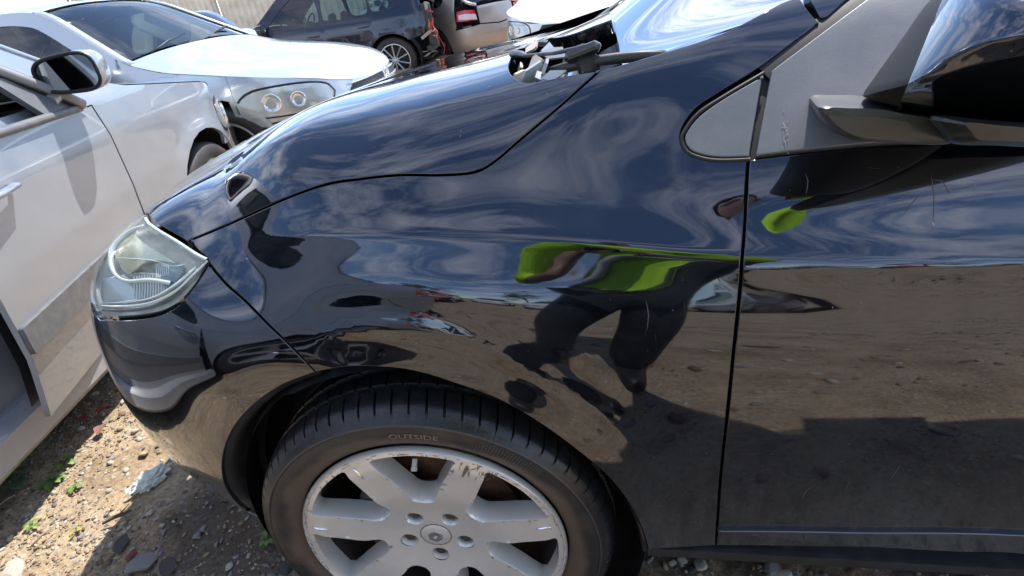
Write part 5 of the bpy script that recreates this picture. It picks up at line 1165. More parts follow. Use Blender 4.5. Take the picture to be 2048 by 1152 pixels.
rr_ = t_.nodes.new('ShaderNodeMapRange'); rr_.inputs[3].default_value = .92; rr_.inputs[4].default_value = .42; t_.links.new(stm.outputs[0], rr_.inputs[0]); t_.links.new(rr_.outputs[0], b_.inputs['Roughness'])
bp = t_.nodes.new('ShaderNodeBump'); bp.inputs['Strength'].default_value = .8; bp.inputs['Distance'].default_value = .006; t_.links.new(gn(160, 6, .7), bp.inputs['Height']); t_.links.new(bp.outputs[0], b_.inputs['Normal'])
# one sheet: fine near the camera, coarse to the horizon
xs = np.concatenate([[-800, -300, -120, -60, -30, -18, -11, -7, -5, -3.8, -3.0], np.arange(-2.4, 2.401, .015), [3, 3.8, 5, 7, 11, 18, 30, 60, 120, 300, 800]])
ysg = np.concatenate([[-800, -300, -120, -60, -35, -22, -14, -9, -6, -4.2, -3.2, -2.6, -2.2], np.arange(-1.9, 1.501, .015), [1.8, 2.3, 3, 4, 5.5, 8, 12, 18, 30, 60, 120, 300, 800]])
GX, GY = np.meshgrid(xs, ysg, indexing='ij'); fad = np.clip(1-np.maximum(np.maximum(np.abs(GX)-2.3, 0), np.maximum(np.maximum(-1.8-GY, GY-1.45), 0))*5, 0, 1); GZ = gz(GX, GY)*fad-.004
V = np.stack([GX, GY, GZ], -1).reshape(-1, 3); nx_, ny_ = len(xs), len(ysg); I = np.arange(nx_*ny_).reshape(nx_, ny_); F = np.stack([I[:-1, :-1], I[1:, :-1], I[1:, 1:], I[:-1, 1:]], -1).reshape(-1, 4)
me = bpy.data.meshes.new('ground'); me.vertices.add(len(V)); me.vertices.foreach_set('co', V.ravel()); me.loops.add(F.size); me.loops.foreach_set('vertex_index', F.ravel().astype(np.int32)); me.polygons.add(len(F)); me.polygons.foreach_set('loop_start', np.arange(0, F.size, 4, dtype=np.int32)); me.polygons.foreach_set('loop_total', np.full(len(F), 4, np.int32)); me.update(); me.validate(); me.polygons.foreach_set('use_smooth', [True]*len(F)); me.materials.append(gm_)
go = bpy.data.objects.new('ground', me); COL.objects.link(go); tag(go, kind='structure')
# loose gravel, thousands of chips
ico_v = []; ph = (1+5**.5)/2
for a, b in ((-1, ph), (1, ph), (-1, -ph), (1, -ph)): ico_v += [(a, b, 0), (0, a, b), (b, 0, a)]
ico_v = np.array(ico_v, float); ico_v /= np.linalg.norm(ico_v[0])
bm = bmesh.new(); [bm.verts.new(v) for v in ico_v]; bmesh.ops.convex_hull(bm, input=bm.verts); bm.verts.index_update(); ico_v = np.array([v.co[:] for v in bm.verts]); ico_f = np.array([[v.index for v in f.verts] for f in bm.faces]); bm.free()
def chips(name, n, region, smin, smax, cols, flat=.6, power=2.2, seed=3, excl=None):
    r = np.random.RandomState(seed); x0, x1, y0, y1 = region; X = r.uniform(x0, x1, n*2); Y = r.uniform(y0, y1, n*2); dn = vnoise(X, Y, 5., seed+1); k = dn+r.rand(n*2)*.5 > .62; X, Y = X[k][:n], Y[k][:n]; n = len(X)
    sz = smin+(smax-smin)*r.rand(n)**power; A = r.normal(size=(n, 3, 3)); q, _ = np.linalg.qr(A); sc = np.stack([sz*r.uniform(.8, 1.4, n), sz*r.uniform(.6, 1., n), sz*flat*r.uniform(.6, 1.1, n)], -1)
    th = r.uniform(0, 2*PI, n); ti = r.normal(0, .25, n); c, s = np.cos(th), np.sin(th)
    Vv = ico_v[None]*(1+r.uniform(-.28, .25, (n, 12, 1))); Vv = Vv*sc[:, None]; x = Vv[..., 0]*c[:, None]-Vv[..., 1]*s[:, None]; y = Vv[..., 0]*s[:, None]+Vv[..., 1]*c[:, None]; z = Vv[..., 2]+x*ti[:, None]
    Z = gz(X, Y)-.004+sz*flat*.35; P = np.stack([x+X[:, None], y+Y[:, None], z+Z[:, None]], -1).reshape(-1, 3); F = (ico_f[None]+(np.arange(n)*12)[:, None, None]).reshape(-1, 3)
    me = bpy.data.meshes.new(name); me.vertices.add(len(P)); me.vertices.foreach_set('co', P.ravel()); me.loops.add(F.size); me.loops.foreach_set('vertex_index', F.ravel().astype(np.int32)); me.polygons.add(len(F)); me.polygons.foreach_set('loop_start', np.arange(0, F.size, 3, dtype=np.int32)); me.polygons.foreach_set('loop_total', np.full(len(F), 3, np.int32)); me.update()
    for m_ in cols: me.materials.append(m_)
    me.polygons.foreach_set('material_index', np.repeat(r.choice(len(cols), n, p=r.dirichlet(np.ones(len(cols))*20)), len(ico_f)).astype(np.int32)); o = bpy.data.objects.new(name, me); COL.objects.link(o); tag(o, kind='stuff'); return o
ST = [mat('stone_sand', (.34, .25, .16), .9, noise=(60, (.26, .19, .12), .4, .7)), mat('stone_pale', (.46, .42, .35), .85, noise=(50, (.36, .31, .25), .4, .7)), mat('stone_brown', (.17, .11, .075), .9), mat('stone_grey', (.22, .21, .20), .85), mat('stone_dark', (.055, .05, .048), .7)]
chips('gravel', 16000, (-2.1, -.1, -.15, 1.3), .0018, .0075, [ST[0], ST[0], ST[1], ST[2], ST[3]], seed=3)
chips('gravel', 5000, (-.2, 1.6, -.15, 1.0), .002, .010, [ST[0], ST[2], ST[3], ST[4], ST[1]], seed=9)
chips('gravel', 420, (-2.1, -.3, -.1, 1.3), .007, .017, [ST[1], ST[0], ST[3], ST[2]], seed=14, power=2.5)
chips('gravel', 4500, (-5, 5, -6, -.3), .006, .03, [ST[0], ST[2], ST[3], ST[1]], seed=21, power=3)
# single stones one can point at
def rock(px, py, sz, flat, m_, lab, rz=None, name='stone', seed=0, elong=1.3):
    r = np.random.RandomState(seed+int(px)); c = PZ(px, py, 0.); bm = bmesh.new(); bmesh.ops.create_icosphere(bm, subdivisions=2, radius=1.)
    N_ = r.normal(size=(9, 3)); N_ /= np.linalg.norm(N_, axis=1)[:, None]; dcut = r.uniform(.55, .9, 9)
    for v in bm.verts:
        p = np.array(v.co); 
        for n_v, d_v in zip(N_, dcut):
            e = p@n_v-d_v
            if e > 0: p = p-n_v*e
        v.co = Vector((p[0]*sz*elong, p[1]*sz, p[2]*sz*flat))
    me = bpy.data.meshes.new(name); bm.to_mesh(me); bm.free(); me.materials.append(m_); o = bpy.data.objects.new(name, me); COL.objects.link(o)
    o.location = (c[0], c[1], float(gz(np.array([c[0]]), np.array([c[1]]))[0])+sz*flat*.35); o.rotation_euler = (r.normal(0, .15), r.normal(0, .15), r.uniform(0, 6.28) if rz is None else rz); tag(o, lab, 'stone'); return o
rock(30, 1140, .030, .5, ST[1], 'large pale flat stone at the foot of the sunlit strip, nearest the camera', elong=1.6)
rock(300, 1045-20, .010, .6, ST[1], 'small whitish stone on the sunlit dirt between twig and plastic bag')
rock(455, 1130, .012, .5, ST[1], 'pale chip in the shade between the two dark slates')
rock(285, 1130, .040, .25, ST[3], 'grey slate slab lying flat on the dark ground, the largest one', elong=1.3)
rock(245, 1090, .022, .45, ST[4], 'black oily lump at the edge of the shaded ground', elong=1.5)
rock(335, 1135, .024, .3, ST[4], 'narrow dark slate leaning beside the grey slab', elong=1.6)
rock(262, 1112, .013, .5, mat('brick_red_stone', (.17, .06, .045), .85), 'dull brick-red stone chip on the dark ground')
rock(570, 1135, .020, .4, ST[4], 'dark slate chip just ahead of the tyre', elong=1.4)
rock(572, 1100, .012, .9, mat('white_chip', (.7, .7, .68), .6), 'bright white angular stone close to the front of the tyre')
rock(118, 870, .015, .5, ST[3], 'grey stone in the shadow under the ajar silver door')
rock(340, 885, .016, .6, mat('cream_stone', (.55, .46, .34), .85), 'cream stone just ahead of the dark bumper', elong=1.4)
rock(285, 905, .016, .45, ST[0], 'flat sandy stone beside the plastic bag', elong=1.5)
rock(245, 800, .012, .5, ST[1], 'pale round stone at the edge of the silver car shadow')
rock(1400, 1140-6, .016, .6, ST[1], 'pale stone under the door sill close behind the wheel')
rock(1365, 1120, .010, .7, ST[1], 'small whitish stone behind the mud-splashed arch')
rock(1385, 1138, .013, .5, ST[4], 'black stone wedged below the sill')
rock(1545, 1140, .020, .6, ST[3], 'grey stone under the middle of the door sill')
rock(1570, 1150, .014, .6, ST[1], 'light stone nearest the bottom edge under the sill')
rock(1290, 1075-8, .007, .9, ST[1], 'tiny pale stone in the gap between tyre and wing')
# crumpled white plastic bag
bm = bmesh.new(); bmesh.ops.create_icosphere(bm, subdivisions=5, radius=1.); r = np.random.RandomState(4)
pv_ = np.array([v.co[:] for v in bm.verts]); cr1 = np.zeros(len(pv_))
for i in range(26):
    d = r.normal(size=3); d /= np.linalg.norm(d); f_ = r.uniform(3, 11); cr1 += np.abs(np.sin(pv_@d*f_+r.uniform(0, 6)))**.6*.05*(6/f_)
pv2 = pv_*(1.25-cr1*1.0)[:, None]; pv2[:, 0] *= 1.0+.25*np.sin(pv_[:, 1]*2)
for v, p in zip(bm.verts, pv2): v.co = Vector((p[0]*.135, p[1]*.070, max(p[2], -.4)*.052))
me = bpy.data.meshes.new('plastic_bag'); bm.to_mesh(me); bm.free(); me.materials.append(mat('crumpled_white_plastic', (.72, .74, .70), .35, noise=(25, (.45, .46, .40), .45, .75), spec=.6)); me.polygons.foreach_set('use_smooth', [True]*len(me.polygons)); me.set_sharp_from_angle(angle=.55)
o = bpy.data.objects.new('plastic_bag', me); COL.objects.link(o); c = PZ(305, 965, .0); o.location = (c[0], c[1], .014); o.rotation_euler = (0, 0, math.radians(62)); tag(o, 'crumpled white plastic bag on the sunlit dirt below the dark bumper', 'plastic bag')
# twig
m_ = MB(); a, b = PZ(205, 1048, .012), PZ(262, 1020, .012); m_.tube([a, a*.65+b*.35+[.004, 0, .006], a*.3+b*.7, b], [.003, .006, .0055, .003], 7); m_.tube([a*.5+b*.5, a*.35+b*.65+[.02, .02, .02]], [.003, .001], 5)
tag(m_.build('twig', mat('dry_grey_twig', (.12, .085, .06), .9), smooth=True), 'broken brown twig lying across the shadow edge in front of the bumper', 'twig')
m_ = MB(); a, b = PZ(0, 1010, .01), PZ(30, 990, .015); m_.tube([a, (a+b)/2+[0, 0, .004], b], [.0025, .003, .0015], 6); tag(m_.build('twig', mat('pale_twig', (.34, .30, .25), .8), smooth=True), 'thin pale stick in the shadow at the far lower corner by the seedlings', 'twig')
m_ = MB(); a, b = PZ(60, 1095, .01), PZ(110, 1050, .012); m_.tube([a, (a+b)/2+[.003, 0, .006], b], [.002, .003, .001], 6); tag(m_.build('twig', mat('tan_twig', (.26, .20, .14), .8), smooth=True), 'tan twig on the boundary of sun and shadow', 'twig')
# weeds
M_LEAF = mat('fresh_weed_leaf', (.10, .19, .035), .5, noise=(40, (.16, .26, .06), .4, .7)); M_LEAFB = mat('bluish_weed_leaf', (.10, .15, .085), .5); M_STEM = mat('weed_stem', (.14, .17, .06), .6)
def weed(px, py, n, ls, m_, lab, seed, hgt=.03):
    ls = ls*1.35
    r = np.random.RandomState(seed); c = PZ(px, py, 0.); root = empty('weed', (c[0], c[1], float(gz(np.array([c[0]]), np.array([c[1]]))[0])-.004)); tag(root, lab, 'weed')
    for i in range(n):
        a = 2*PI*i/n+r.uniform(-.4, .4); L_ = ls*r.uniform(.7, 1.15); h = hgt*r.uniform(.4, 1.); st = np.array([math.cos(a), math.sin(a), 0]); base = st*ls*.35+[0, 0, h]; sd = np.array([-st[1], st[0], 0])
        s_ = MB(); s_.tube([(0, 0, 0), base*.5+[0, 0, h*.3], base], [.0016, .0012, .0009], 5); s_.build('stem', M_STEM, root, smooth=True)
        q = MB(); V = []; nn = 7
        for k in range(nn): t = k/(nn-1); w_ = L_*.42*math.sin(PI*min(1, t*.96+.04))**.8; cp_ = base+st*L_*t+np.array([0, 0, L_*(.35*t-.55*t*t)]); V += [cp_-sd*w_+[0, 0, w_*.35], cp_, cp_+sd*w_+[0, 0, w_*.35]]
        q.add(V, [(k*3+j, (k+1)*3+j, (k+1)*3+j+1, k*3+j+1) for k in range(nn-1) for j in range(2)]); q.build('leaf', m_, root, smooth=True)
weed(25, 965, 9, .030, M_LEAFB, 'bluish broad-leaved weed in the shadow at the picture edge, the largest seedling', 1, .03)
weed(105, 962, 8, .022, M_LEAF, 'dark green weed clump growing in the shadow by the sunlit strip', 2, .022)
weed(127, 925, 5, .020, M_LEAF, 'small weed under the ajar silver door', 3, .015)
weed(148, 972, 7, .013, M_LEAF, 'bright green seedling right on the shadow edge', 4, .02)
weed(62, 1048, 6, .013, M_LEAF, 'bright seedling lit by the sun near the lower shadow edge', 5, .018)
weed(150, 1062, 4, .011, mat('yellow_weed_leaf', (.30, .28, .06), .6), 'yellowing seedling on the sunlit dirt', 6, .014)
weed(537, 1080, 8, .016, M_LEAF, 'weed growing in the shade right beside the tyre', 7, .02)
weed(35, 905, 6, .03, mat('thin_weed_leaf', (.07, .085, .04), .6), 'thin dark weed in the deep shadow below the silver sill', 8, .012)
for px, py, cdef, sd in ((195, 830, (.30, .07, .045), 1), (172, 842, (.26, .06, .04), 2), (225, 812, (.24, .10, .06), 3), (205, 850, (.20, .09, .06), 4)):   # dry red leaves
    c = PZ(px, py, .01); q = MB(); V = []; a = sd*1.3; st = np.array([math.cos(a), math.sin(a), 0]); s2 = np.array([-st[1], st[0], 0])
    for k in range(6): t = k/5; w_ = .016*math.sin(PI*(t*.94+.03)); V += [c+st*.055*t-s2*w_+[0, 0, w_*.9], c+st*.055*t+[0, 0, .006*math.sin(3*t)], c+st*.055*t+s2*w_+[0, 0, w_*.7]]
    q.add(V, [(k*3+j, (k+1)*3+j, (k+1)*3+j+1, k*3+j+1) for k in range(5) for j in range(2)]); tag(q.build('dry_leaf', mat('dry_leaf_%d' % sd, cdef, .7), smooth=True), ('curled dry red leaf nearest the bumper in the silver car shadow', 'dry red-brown leaf furthest under the silver door', 'reddish leaf by the pale round stone at the shadow edge', 'dull brown leaf below the red ones in the shadow')[(2, 1, 0, 3)[sd-1]], 'leaf')

# ================================================================== far setting: sheet-metal fence, trees, cars behind the camera
M_FEN = mat('weathered_cream_sheet', (.72, .66, .56), .6, noise=(2.5, (.52, .44, .34), .42, .72)); M_POST = mat('galvanised_post', (.35, .35, .34), .5, .4)
fr_ = empty('fence', (-16, 17.5, 0), math.radians(2)); tag(fr_, 'weathered cream corrugated sheet fence closing the yard behind the cars', 'fence')
def cell(nm, x0, x1, ztop, m_, par, y=0.):
    q = MB(); V = []; n = int((x1-x0)/.05)
    for i in range(n+1): x = x0+(x1-x0)*i/n; yy = y+.028*(1 if i % 4 in (0, 1) else -1); V += [(x, yy, .05), (x, yy, ztop)]
    q.add(V, [(i*2, i*2+2, i*2+3, i*2+1) for i in range(n)]); return q.build(nm, m_, par)
for k_ in range(14): cell('sheet_panel', k_*2.4, k_*2.4+2.38, 2.6+RNG.uniform(-.04, .04), M_FEN, fr_)
for k_ in range(15): q = MB(); q.box((k_*2.4-.01, -.08, 1.35), (.06, .06, 2.7)); q.build('post', M_POST, fr_)
for zz in (.5, 2.2): q = MB(); q.box((16.8, .06, zz), (33.6, .05, .06)); q.build('rail', M_POST, fr_)
M_TRUNK = mat('bark', (.10, .075, .055), .9, bump=(20, .6, .02)); M_CROWN = mat('tree_foliage', (.045, .075, .025), .6, noise=(1.2, (.09, .12, .04), .35, .7)); 
def tree(x, y, h, r, lab, seed):
    rr = np.random.RandomState(seed); root = empty('tree', (x, y, 0)); tag(root, lab, 'tree'); q = MB(); top = np.array([rr.normal(0, .3), rr.normal(0, .3), h*.55]); q.tube([(0, 0, -.1), top*.5+[.1, 0, 0], top], [.20, .15, .09], 8); ends = []
    for i in range(7): a = rr.uniform(0, 6.28); s0 = top*rr.uniform(.55, 1.); e = s0+[math.cos(a)*r*.6, math.sin(a)*r*.6, h*rr.uniform(.15, .35)]; q.tube([s0, (s0+e)/2+[0, 0, .15], e], [.07, .045, .02], 6); ends.append(e)
    q.build('trunk', M_TRUNK, root, smooth=True); ends.append(top+[0, 0, h*.3])
    cs_ = np.concatenate([e+rr.normal(0, r*.28, (5, 3))*[1, 1, .7] for e in ends]); n = 5200; ci = rr.randint(len(cs_), size=n); d = rr.normal(size=(n, 3)); d /= np.linalg.norm(d, axis=1)[:, None]; P = cs_[ci]+d*(r*.24*rr.rand(n)**.4)[:, None]*[1, 1, .75]
    A = rr.normal(size=(n, 3)); A /= np.linalg.norm(A, axis=1)[:, None]; Bv = np.cross(A, rr.normal(size=(n, 3))); Bv /= np.linalg.norm(Bv, axis=1)[:, None]; s = rr.uniform(.05, .12, n)[:, None]
    V = np.stack([P-A*s, P+Bv*s*.45, P+A*s, P-Bv*s*.45], 1).reshape(-1, 3); F = np.arange(4*n).reshape(n, 4); mesh('crown', V, F, M_CROWN, root, smooth=False)
for i, (x, y, h, r, lab) in enumerate([(-15, -26, 6.5, 2.6, 'loose-crowned tree reflected in the wing beyond the silver saloon'), (-6, -34, 8, 3.2, 'broad tree standing behind the row of parked cars across the yard'), (14, -30, 7, 3, 'tree at the yard edge behind the white cars'), (28, -24, 6, 2.6, 'smaller tree far along the yard edge')]): tree(x, y, h, r, lab, 40+i)
make_car(hatch(P_RED, grille=(.4,.6,.7)), 'parked_car', 'faded red hatchback behind the silver saloon, seen only as a reflection in the dark wing', (-3.1, -4.3), math.radians(70), 0., 3)
rowl = ['white saloon first in the row across the yard', 'white hatchback in the row across the yard, reflected in the door', 'red hatchback between white cars across the yard', 'silver saloon beside the red car across the yard', 'white four-wheel-drive in the row across the yard', 'white saloon at the near end of the row across the yard', 'silver hatchback at the far end of the row across the yard']
for i, (x, y, a, pp_, kd) in enumerate([(-3.4, -10.2, 80, P_WHITE, sedan), (-.9, -8.6, 97, P_WHITE, hatch), (6.6, -14, 86, P_RED, hatch), (1.4, -10.6, 90, P_WSILV, sedan), (4.0, -12.5, 92, P_WHITE, suv), (10.8, -13.5, 88, P_WHITE, sedan), (14.8, -14, 95, P_WSILV, hatch)]):
    make_car(kd(pp_), 'parked_car', rowl[i], (x, y), math.radians(a), 0., 3, group='cars parked across the yard behind the photographer')

# ================================================================== rest of the dark hatchback, beyond the frame
hb_ = MB()
def ring_pts(x, w, z0, z1, zt):  # half section from sill to roof, near side y small
    return [(x, .04, z0), (x, .0, .5), (x, .0, .75), (x, .07, z1), (x, .26, zt-.03), (x, .42, zt), (x, .9, zt+.02), (x, 1.38, zt), (x, 1.54, zt-.03), (x, 1.73, z1), (x, 1.8, .75), (x, 1.8, .5), (x, 1.76, z0)]
secs = [ring_pts(1.38, 1, .22, .95, 1.40), ring_pts(1.9, 1, .22, .97, 1.46), ring_pts(2.4, 1, .22, .99, 1.44), ring_pts(2.9, 1, .24, 1.0, 1.38)]
tail_ = [(3.25, p[1]*.94+.054, p[2] if p[2] < 1.1 else 1.12) for p in ring_pts(3.2, 1, .28, .98, 1.1)]; secs.append(tail_)
tail2 = [(3.40, p[1]*.88+.108, min(p[2], .92) if p[2] > .4 else .34) for p in ring_pts(3.3, 1, .34, .9, 1.0)]; secs.append(tail2)
n = 13; V = [p for s_ in secs for p in s_]; hb_.add(V, [(i*n+j, (i+1)*n+j, (i+1)*n+j+1, i*n+j+1) for i in range(len(secs)-1) for j in range(n-1)]+[tuple(5*n+j for j in range(n))])
bd_ = hb_.build('rear_body', M_DARK, hero, auto=35)
q = MB(); q.add([(1.05, .24, 1.395), (1.38, .24, 1.405), (1.38, 1.56, 1.405), (1.05, 1.56, 1.395), (1.05, .9, 1.42), (1.38, .9, 1.43)], [(0, 1, 5, 4), (4, 5, 2, 3)]); q.build('roof', M_DARK, hero)
q = MB(); q.add([(1.38, .075, .96), (2.9, .075, 1.0), (2.75, .225, 1.33), (1.5, .235, 1.36)], [(0, 1, 2, 3)]); q.build('side_window', M_CARGLASS, hero)
q = MB(); q.add([(.80, .10, .95), (1.36, .085, .955), (1.36, .235, 1.36), (1.12, .245, 1.34)], [(0, 1, 2, 3)]); q.build('side_window', M_CARGLASS, hero)
q = MB(); q.add([(-.80, 1.35, .3), (-.62, 1.6, .3), (.48, 1.79, .24), (1.38, 1.80, .24), (1.38, 1.80, .75), (.48, 1.79, .80), (-.60, 1.60, .80), (-.80, 1.35, .72), (.40, 1.64, 1.02), (1.38, 1.73, .95), (-.55, 1.25, .88)], [(0, 1, 6, 7), (1, 2, 5, 6), (2, 3, 4, 5), (5, 4, 9, 8), (6, 5, 8, 10)]); q.build('far_side', M_DARK, hero)
q = MB(); q.box((1.35, .9, .26), (3.6, 1.4, .05)); q.box((-.25, .95, .55), (.7, 1.1, .5), bev=.05); q.build('underbody', M_UNDER, hero)
for x_, y_ in ((2.64, .03), (2.64, 1.77), (0., 1.77)):
    a = 1 if y_ < .9 else -1; q = MB(); q.lathe([(.23, a*.05), (.235, a*.012), (.27, a*.0), (.305, a*.012), (.318, a*.045), (.318, a*.17), (.3, a*.2)], 48, (x_, y_, .315)); to = q.build('tyre', M_TYRE, hero, smooth=True)
    q = MB(); q.lathe([(.001, a*.02), (.06, a*.02), (.20, a*.03), (.225, a*.012), (.232, a*.02)], 48, (x_, y_, .315)); q.build('rim', M_ALLOY, to, smooth=True)
for yy in (.55, 1.25):
    q = MB(); q.box((1.25, yy, .62), (.5, .5, .18), bev=.06); q.box((1.55, yy, .95), (.16, .48, .60), M3=Matrix.Rotation(.25, 3, 'Y'), bev=.06); q.build('seat', M_CABIN, hero, auto=40)
q = MB(); q.add([(.50, .11, .20), (2.9, .11, .20), (2.9, .11, .93), (.50, .13, .90)], [(0, 1, 2, 3)]); q.build('inner_door_light_block', M_UNDER, hero)  # added dark sheet, keeps sun through the cabin off the sill
# black engine-bay wall under the bonnet edge so nothing shows through
q = MB(); q.add([(-.62, .30, .40), (.30, .13, .40), (.30, .13, .90), (-.10, .22, .84), (-.45, .34, .76), (-.62, .42, .70)], [(0, 1, 2, 3, 4, 5)]); q.build('inner_wing', M_UNDER, hero)

# ================================================================== the photographer (seen in the paint)
def skin_mesh(name, J, E_, parent, mt_, lvl=2):
    """J: {name: (xyz, r)}; E_: pairs. Skin + subdivision, baked to a mesh. first joint is the root"""
    ks = list(J); me = bpy.data.meshes.new(name); me.from_pydata([J[k][0] for k in ks], [(ks.index(a), ks.index(b)) for a, b in E_], []); o = bpy.data.objects.new(name, me); COL.objects.link(o)
    md = o.modifiers.new('s', 'SKIN'); md.use_smooth_shade = True; sv_ = me.skin_vertices[0].data
    for i, k in enumerate(ks): r = J[k][1]; sv_[i].radius = (r, r) if np.isscalar(r) else r; sv_[i].use_root = (i == 0)
    m2 = o.modifiers.new('d', 'SUBSURF'); m2.levels = lvl; m2.render_levels = lvl
    dg = bpy.context.evaluated_depsgraph_get(); m3 = bpy.data.meshes.new_from_object(o.evaluated_get(dg)); bpy.data.objects.remove(o); m3.materials.clear(); m3.materials.append(mt_); m3.name = name
    m3.polygons.foreach_set('use_smooth', [True]*len(m3.polygons)); o = bpy.data.objects.new(name, m3); COL.objects.link(o)
    if parent: o.parent = parent
    return o
M_SKIN = mat('skin', (.30, .16, .11), .5); M_HIVIS = mat('hi_vis_yellow_green', (.50, .85, .03), .7, bump=(18, .6, .02)); M_TROU = mat('dark_navy_work_trousers', (.014, .016, .024), .8, bump=(14, .6, .02)); M_HAIR = mat('black_hair', (.012, .010, .009), .6); M_SHOE = mat('black_boot', (.02, .018, .016), .5)
pr_ = empty('person', (.41, -.93, 0)); tag(pr_, 'person in hi-vis yellow-green top and dark trousers holding a phone, mirrored in the car', 'person')
def w2l(p): return tuple(np.array(p)-np.array([.41, -.93, 0]))
phx = CP-_f*.035      # phone sits just behind the lens
# body: one continuous skin surface
HJ = dict(pelvis=((0, 0, .95), .155), belly=((0, .03, 1.10), .145), chest=((-.01, .07, 1.30), .165), neck0=((-.01, .10, 1.46), .085), neck=((-.01, .125, 1.52), .058), head0=((-.01, .15, 1.60), .085), head1=((-.01, .16, 1.68), .098), head2=((-.01, .155, 1.75), .075),
  hipL=((-.10, 0, .90), .105), kneeL=((-.27, .04, .50), .068), ankL=((-.40, -.02, .10), .045), toeL=((-.43, .16, .045), .038), hipR=((.10, 0, .90), .105), kneeR=((.03, .05, .50), .068), ankR=((-.06, -.04, .10), .045), toeR=((-.06, .14, .045), .038),
  shL=((-.19, .08, 1.42), .068), elL=(w2l((.06, -.90, 1.16)), .045), wrL=(w2l((.205, -.72, 1.135)), .030), shR=((.18, .08, 1.42), .068), elR=(w2l((.64, -.93, 1.08)), .045), wrR=(w2l((.50, -.74, 1.135)), .030))
HE = [('pelvis','belly'),('belly','chest'),('chest','neck0'),('neck0','neck'),('neck','head0'),('head0','head1'),('head1','head2'),('pelvis','hipL'),('hipL','kneeL'),('kneeL','ankL'),('ankL','toeL'),('pelvis','hipR'),('hipR','kneeR'),('kneeR','ankR'),('ankR','toeR'),('neck0','shL'),('shL','elL'),('elL','wrL'),('neck0','shR'),('shR','elR'),('elR','wrR')]
BJ = {k: (v[0], v[1]*(.78 if k in ('pelvis','belly','chest','hipL','hipR','kneeL','kneeR','shL','shR','ankL','ankR') else 1)) for k, v in HJ.items()}; body = skin_mesh('body', BJ, HE, pr_, M_SKIN)
# clothes follow the body: same joints, slightly fuller
def sub(keys, add, ov={}):
    d = {}
    for k in keys: d[k] = ov.get(k, (HJ[k][0], HJ[k][1]+add))
    return d
tk = ['belly','pelvis','chest','neck0','shL','elL','shR','elR']
tj = sub(tk, .030); tj['pelvis'] = ((0, .0, .97), .185); tj['fL'] = (tuple(np.array(HJ['elL'][0])*.55+np.array(HJ['wrL'][0])*.45), .050); tj['fR'] = (tuple(np.array(HJ['elR'][0])*.8+np.array(HJ['wrR'][0])*.2), .054)
skin_mesh('hi_vis_top', tj, [('belly','pelvis'),('belly','chest'),('chest','neck0'),('neck0','shL'),('shL','elL'),('elL','fL'),('neck0','shR'),('shR','elR'),('elR','fR')], pr_, M_HIVIS)
tr_ = sub(['pelvis','hipL','kneeL','ankL','hipR','kneeR','ankR'], .030); tr_['ankL'] = (HJ['ankL'][0], .088); tr_['ankR'] = (HJ['ankR'][0], .088); tr_['kneeL'] = (HJ['kneeL'][0], .112); tr_['kneeR'] = (HJ['kneeR'][0], .112); tr_['hipL'] = (HJ['hipL'][0], .142); tr_['hipR'] = (HJ['hipR'][0], .142)
skin_mesh('trousers', tr_, [('pelvis','hipL'),('hipL','kneeL'),('kneeL','ankL'),('pelvis','hipR'),('hipR','kneeR'),('kneeR','ankR')], pr_, M_TROU)
for sd, t0_, t1_ in (('L', 'ankL', 'toeL'), ('R', 'ankR', 'toeR')):
    a, b = np.array(HJ[t0_][0]), np.array(HJ[t1_][0]); skin_mesh('boot', dict(a=(tuple(a+[0, 0, .05]), .068), b=(tuple(a-[0, .02, .030]), .072), c=(tuple((a+b)/2+[0, 0, -.01]), .066), d=(tuple(b+[0, .03, .01]), .060)), [('a','b'),('b','c'),('c','d')], pr_, M_SHOE)
M_TAPE = mat('silver_reflective_tape', (.62, .64, .64), .3, .3)
for zb_, rx_, ry_ in ((1.06, .172, .158), (1.20, .190, .168)):
    q = MB(); rg_ = [(-.005+(rx_)*math.cos(t), .045+ry_*math.sin(t), zb_) for t in np.linspace(0, 2*PI, 40)]; q.tube(rg_, .022, 6, cap=False, flat=1.); q.build('reflective_band', M_TAPE, pr_, smooth=True)
# head details: hair cap, face
hc = np.array([-.01, .155, 1.685])
bm = bmesh.new(); bmesh.ops.create_uvsphere(bm, u_segments=28, v_segments=18, radius=1.)
for v in bm.verts: v.co = Vector((v.co.x*.088, v.co.y*.108-.012, max(v.co.z, -.25 if v.co.y < 0 else .28)*.118+.012)) + Vector(hc)
me = bpy.data.meshes.new('hair'); bm.to_mesh(me); bm.free(); me.materials.append(M_HAIR); me.polygons.foreach_set('use_smooth', [True]*len(me.polygons)); ho = bpy.data.objects.new('hair', me); COL.objects.link(ho); ho.parent = pr_
q = MB(); q.tube([hc+[0, .088, .01], hc+[0, .108, -.018], hc+[0, .112, -.032], hc+[0, .095, -.038]], [.008, .010, .013, .008], 8); q.build('nose', M_SKIN, pr_, smooth=True)
for sx_ in (-1, 1):
    q = MB(); q.lathe([(.001, .012), (.008, .010), (.012, .0), (.008, -.01), (.001, -.012)], 12, tuple(hc+[sx_*.033, .088, .004])); q.build('eye', mat('eye_white', (.6, .58, .55), .3), pr_, smooth=True)
    q = MB(); q.tube([hc+[sx_*.092, .0, .012], hc+[sx_*.100, -.008, -.005], hc+[sx_*.092, .0, -.032]], [.008, .014, .008], 8, flat=.5); q.build('ear', M_SKIN, pr_, smooth=True)
q = MB(); q.tube([hc+[-.025, .088, -.062], hc+[0, .097, -.06], hc+[.025, .088, -.062]], [.003, .007, .003], 8); q.build('mouth', mat('lips', (.28, .10, .09), .5), pr_, smooth=True)
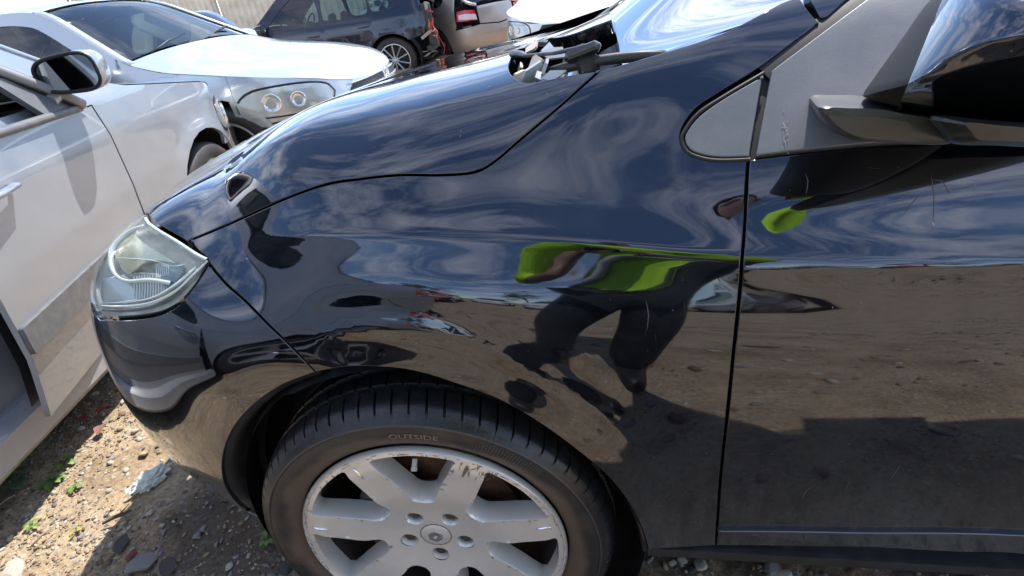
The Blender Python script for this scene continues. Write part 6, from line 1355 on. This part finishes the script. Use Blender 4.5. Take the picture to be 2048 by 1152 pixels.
# hands: palm and five bent fingers round the phone
def hand(wr, palm_dir, fing_dir, thumb_dir, pal_n):
    wr = np.array(wr); pd = np.array(palm_dir)/np.linalg.norm(palm_dir); ac = np.array(pal_n)/np.linalg.norm(pal_n); J = {}; E2 = []
    J['w'] = (tuple(wr), .026); J['p1'] = (tuple(wr+pd*.045), .030); J['p2'] = (tuple(wr+pd*.080), .028); E2 += [('w','p1'),('p1','p2')]
    m = skin_mesh('palm', J, E2, pr_, M_SKIN, 2); fd = np.array(fing_dir)/np.linalg.norm(fing_dir)
    for i, L_ in enumerate((.070, .080, .075, .058)):
        b0 = wr+pd*.070+ac*(.028-.019*i); k1 = b0+pd*.026+fd*.006; k2 = k1+(pd*.5+fd*.85)*L_*.38; k3 = k2+fd*L_*.36; k4 = k3+(fd-pd*.4)*L_*.2
        skin_mesh('finger', dict(a=(tuple(b0), .0095), b=(tuple(k1), .0095), c=(tuple(k2), .0088), d=(tuple(k3), .0080), e=(tuple(k4), .0068)), [('a','b'),('b','c'),('c','d'),('d','e')], pr_, M_SKIN, 1)
    td = np.array(thumb_dir)/np.linalg.norm(thumb_dir); t0 = wr+pd*.03+ac*.028; skin_mesh('thumb', dict(a=(tuple(t0), .013), b=(tuple(t0+ac*.022+pd*.018), .012), c=(tuple(t0+ac*.026+pd*.045+td*.008), .0105), d=(tuple(t0+ac*.018+pd*.068+td*.014), .0085)), [('a','b'),('b','c'),('c','d')], pr_, M_SKIN, 1)
hand(HJ['wrL'][0], (.42, .55, .12), (.9, .25, .1), (.6, -.2, .3), (.1, -.1, 1)); hand(HJ['wrR'][0], (-.42, .55, .12), (-.9, .25, .1), (-.6, -.2, .3), (.1, -.1, 1))
# phone held at the lens
R3 = np.array([CR, CU, _f]).T; q = MB(); q.box((0, 0, 0), (.140, .068, .008), M3=R3, bev=.003); V = [tuple(np.array(v)+CP-_f*.012-CU*.018-CR*.048) for v in q.V]; q.V = V
tag(q.build('phone', mat('phone_black', (.01, .01, .011), .15)), 'dark phone held level in both hands of the hi-vis person, mirrored in the wing', 'phone')
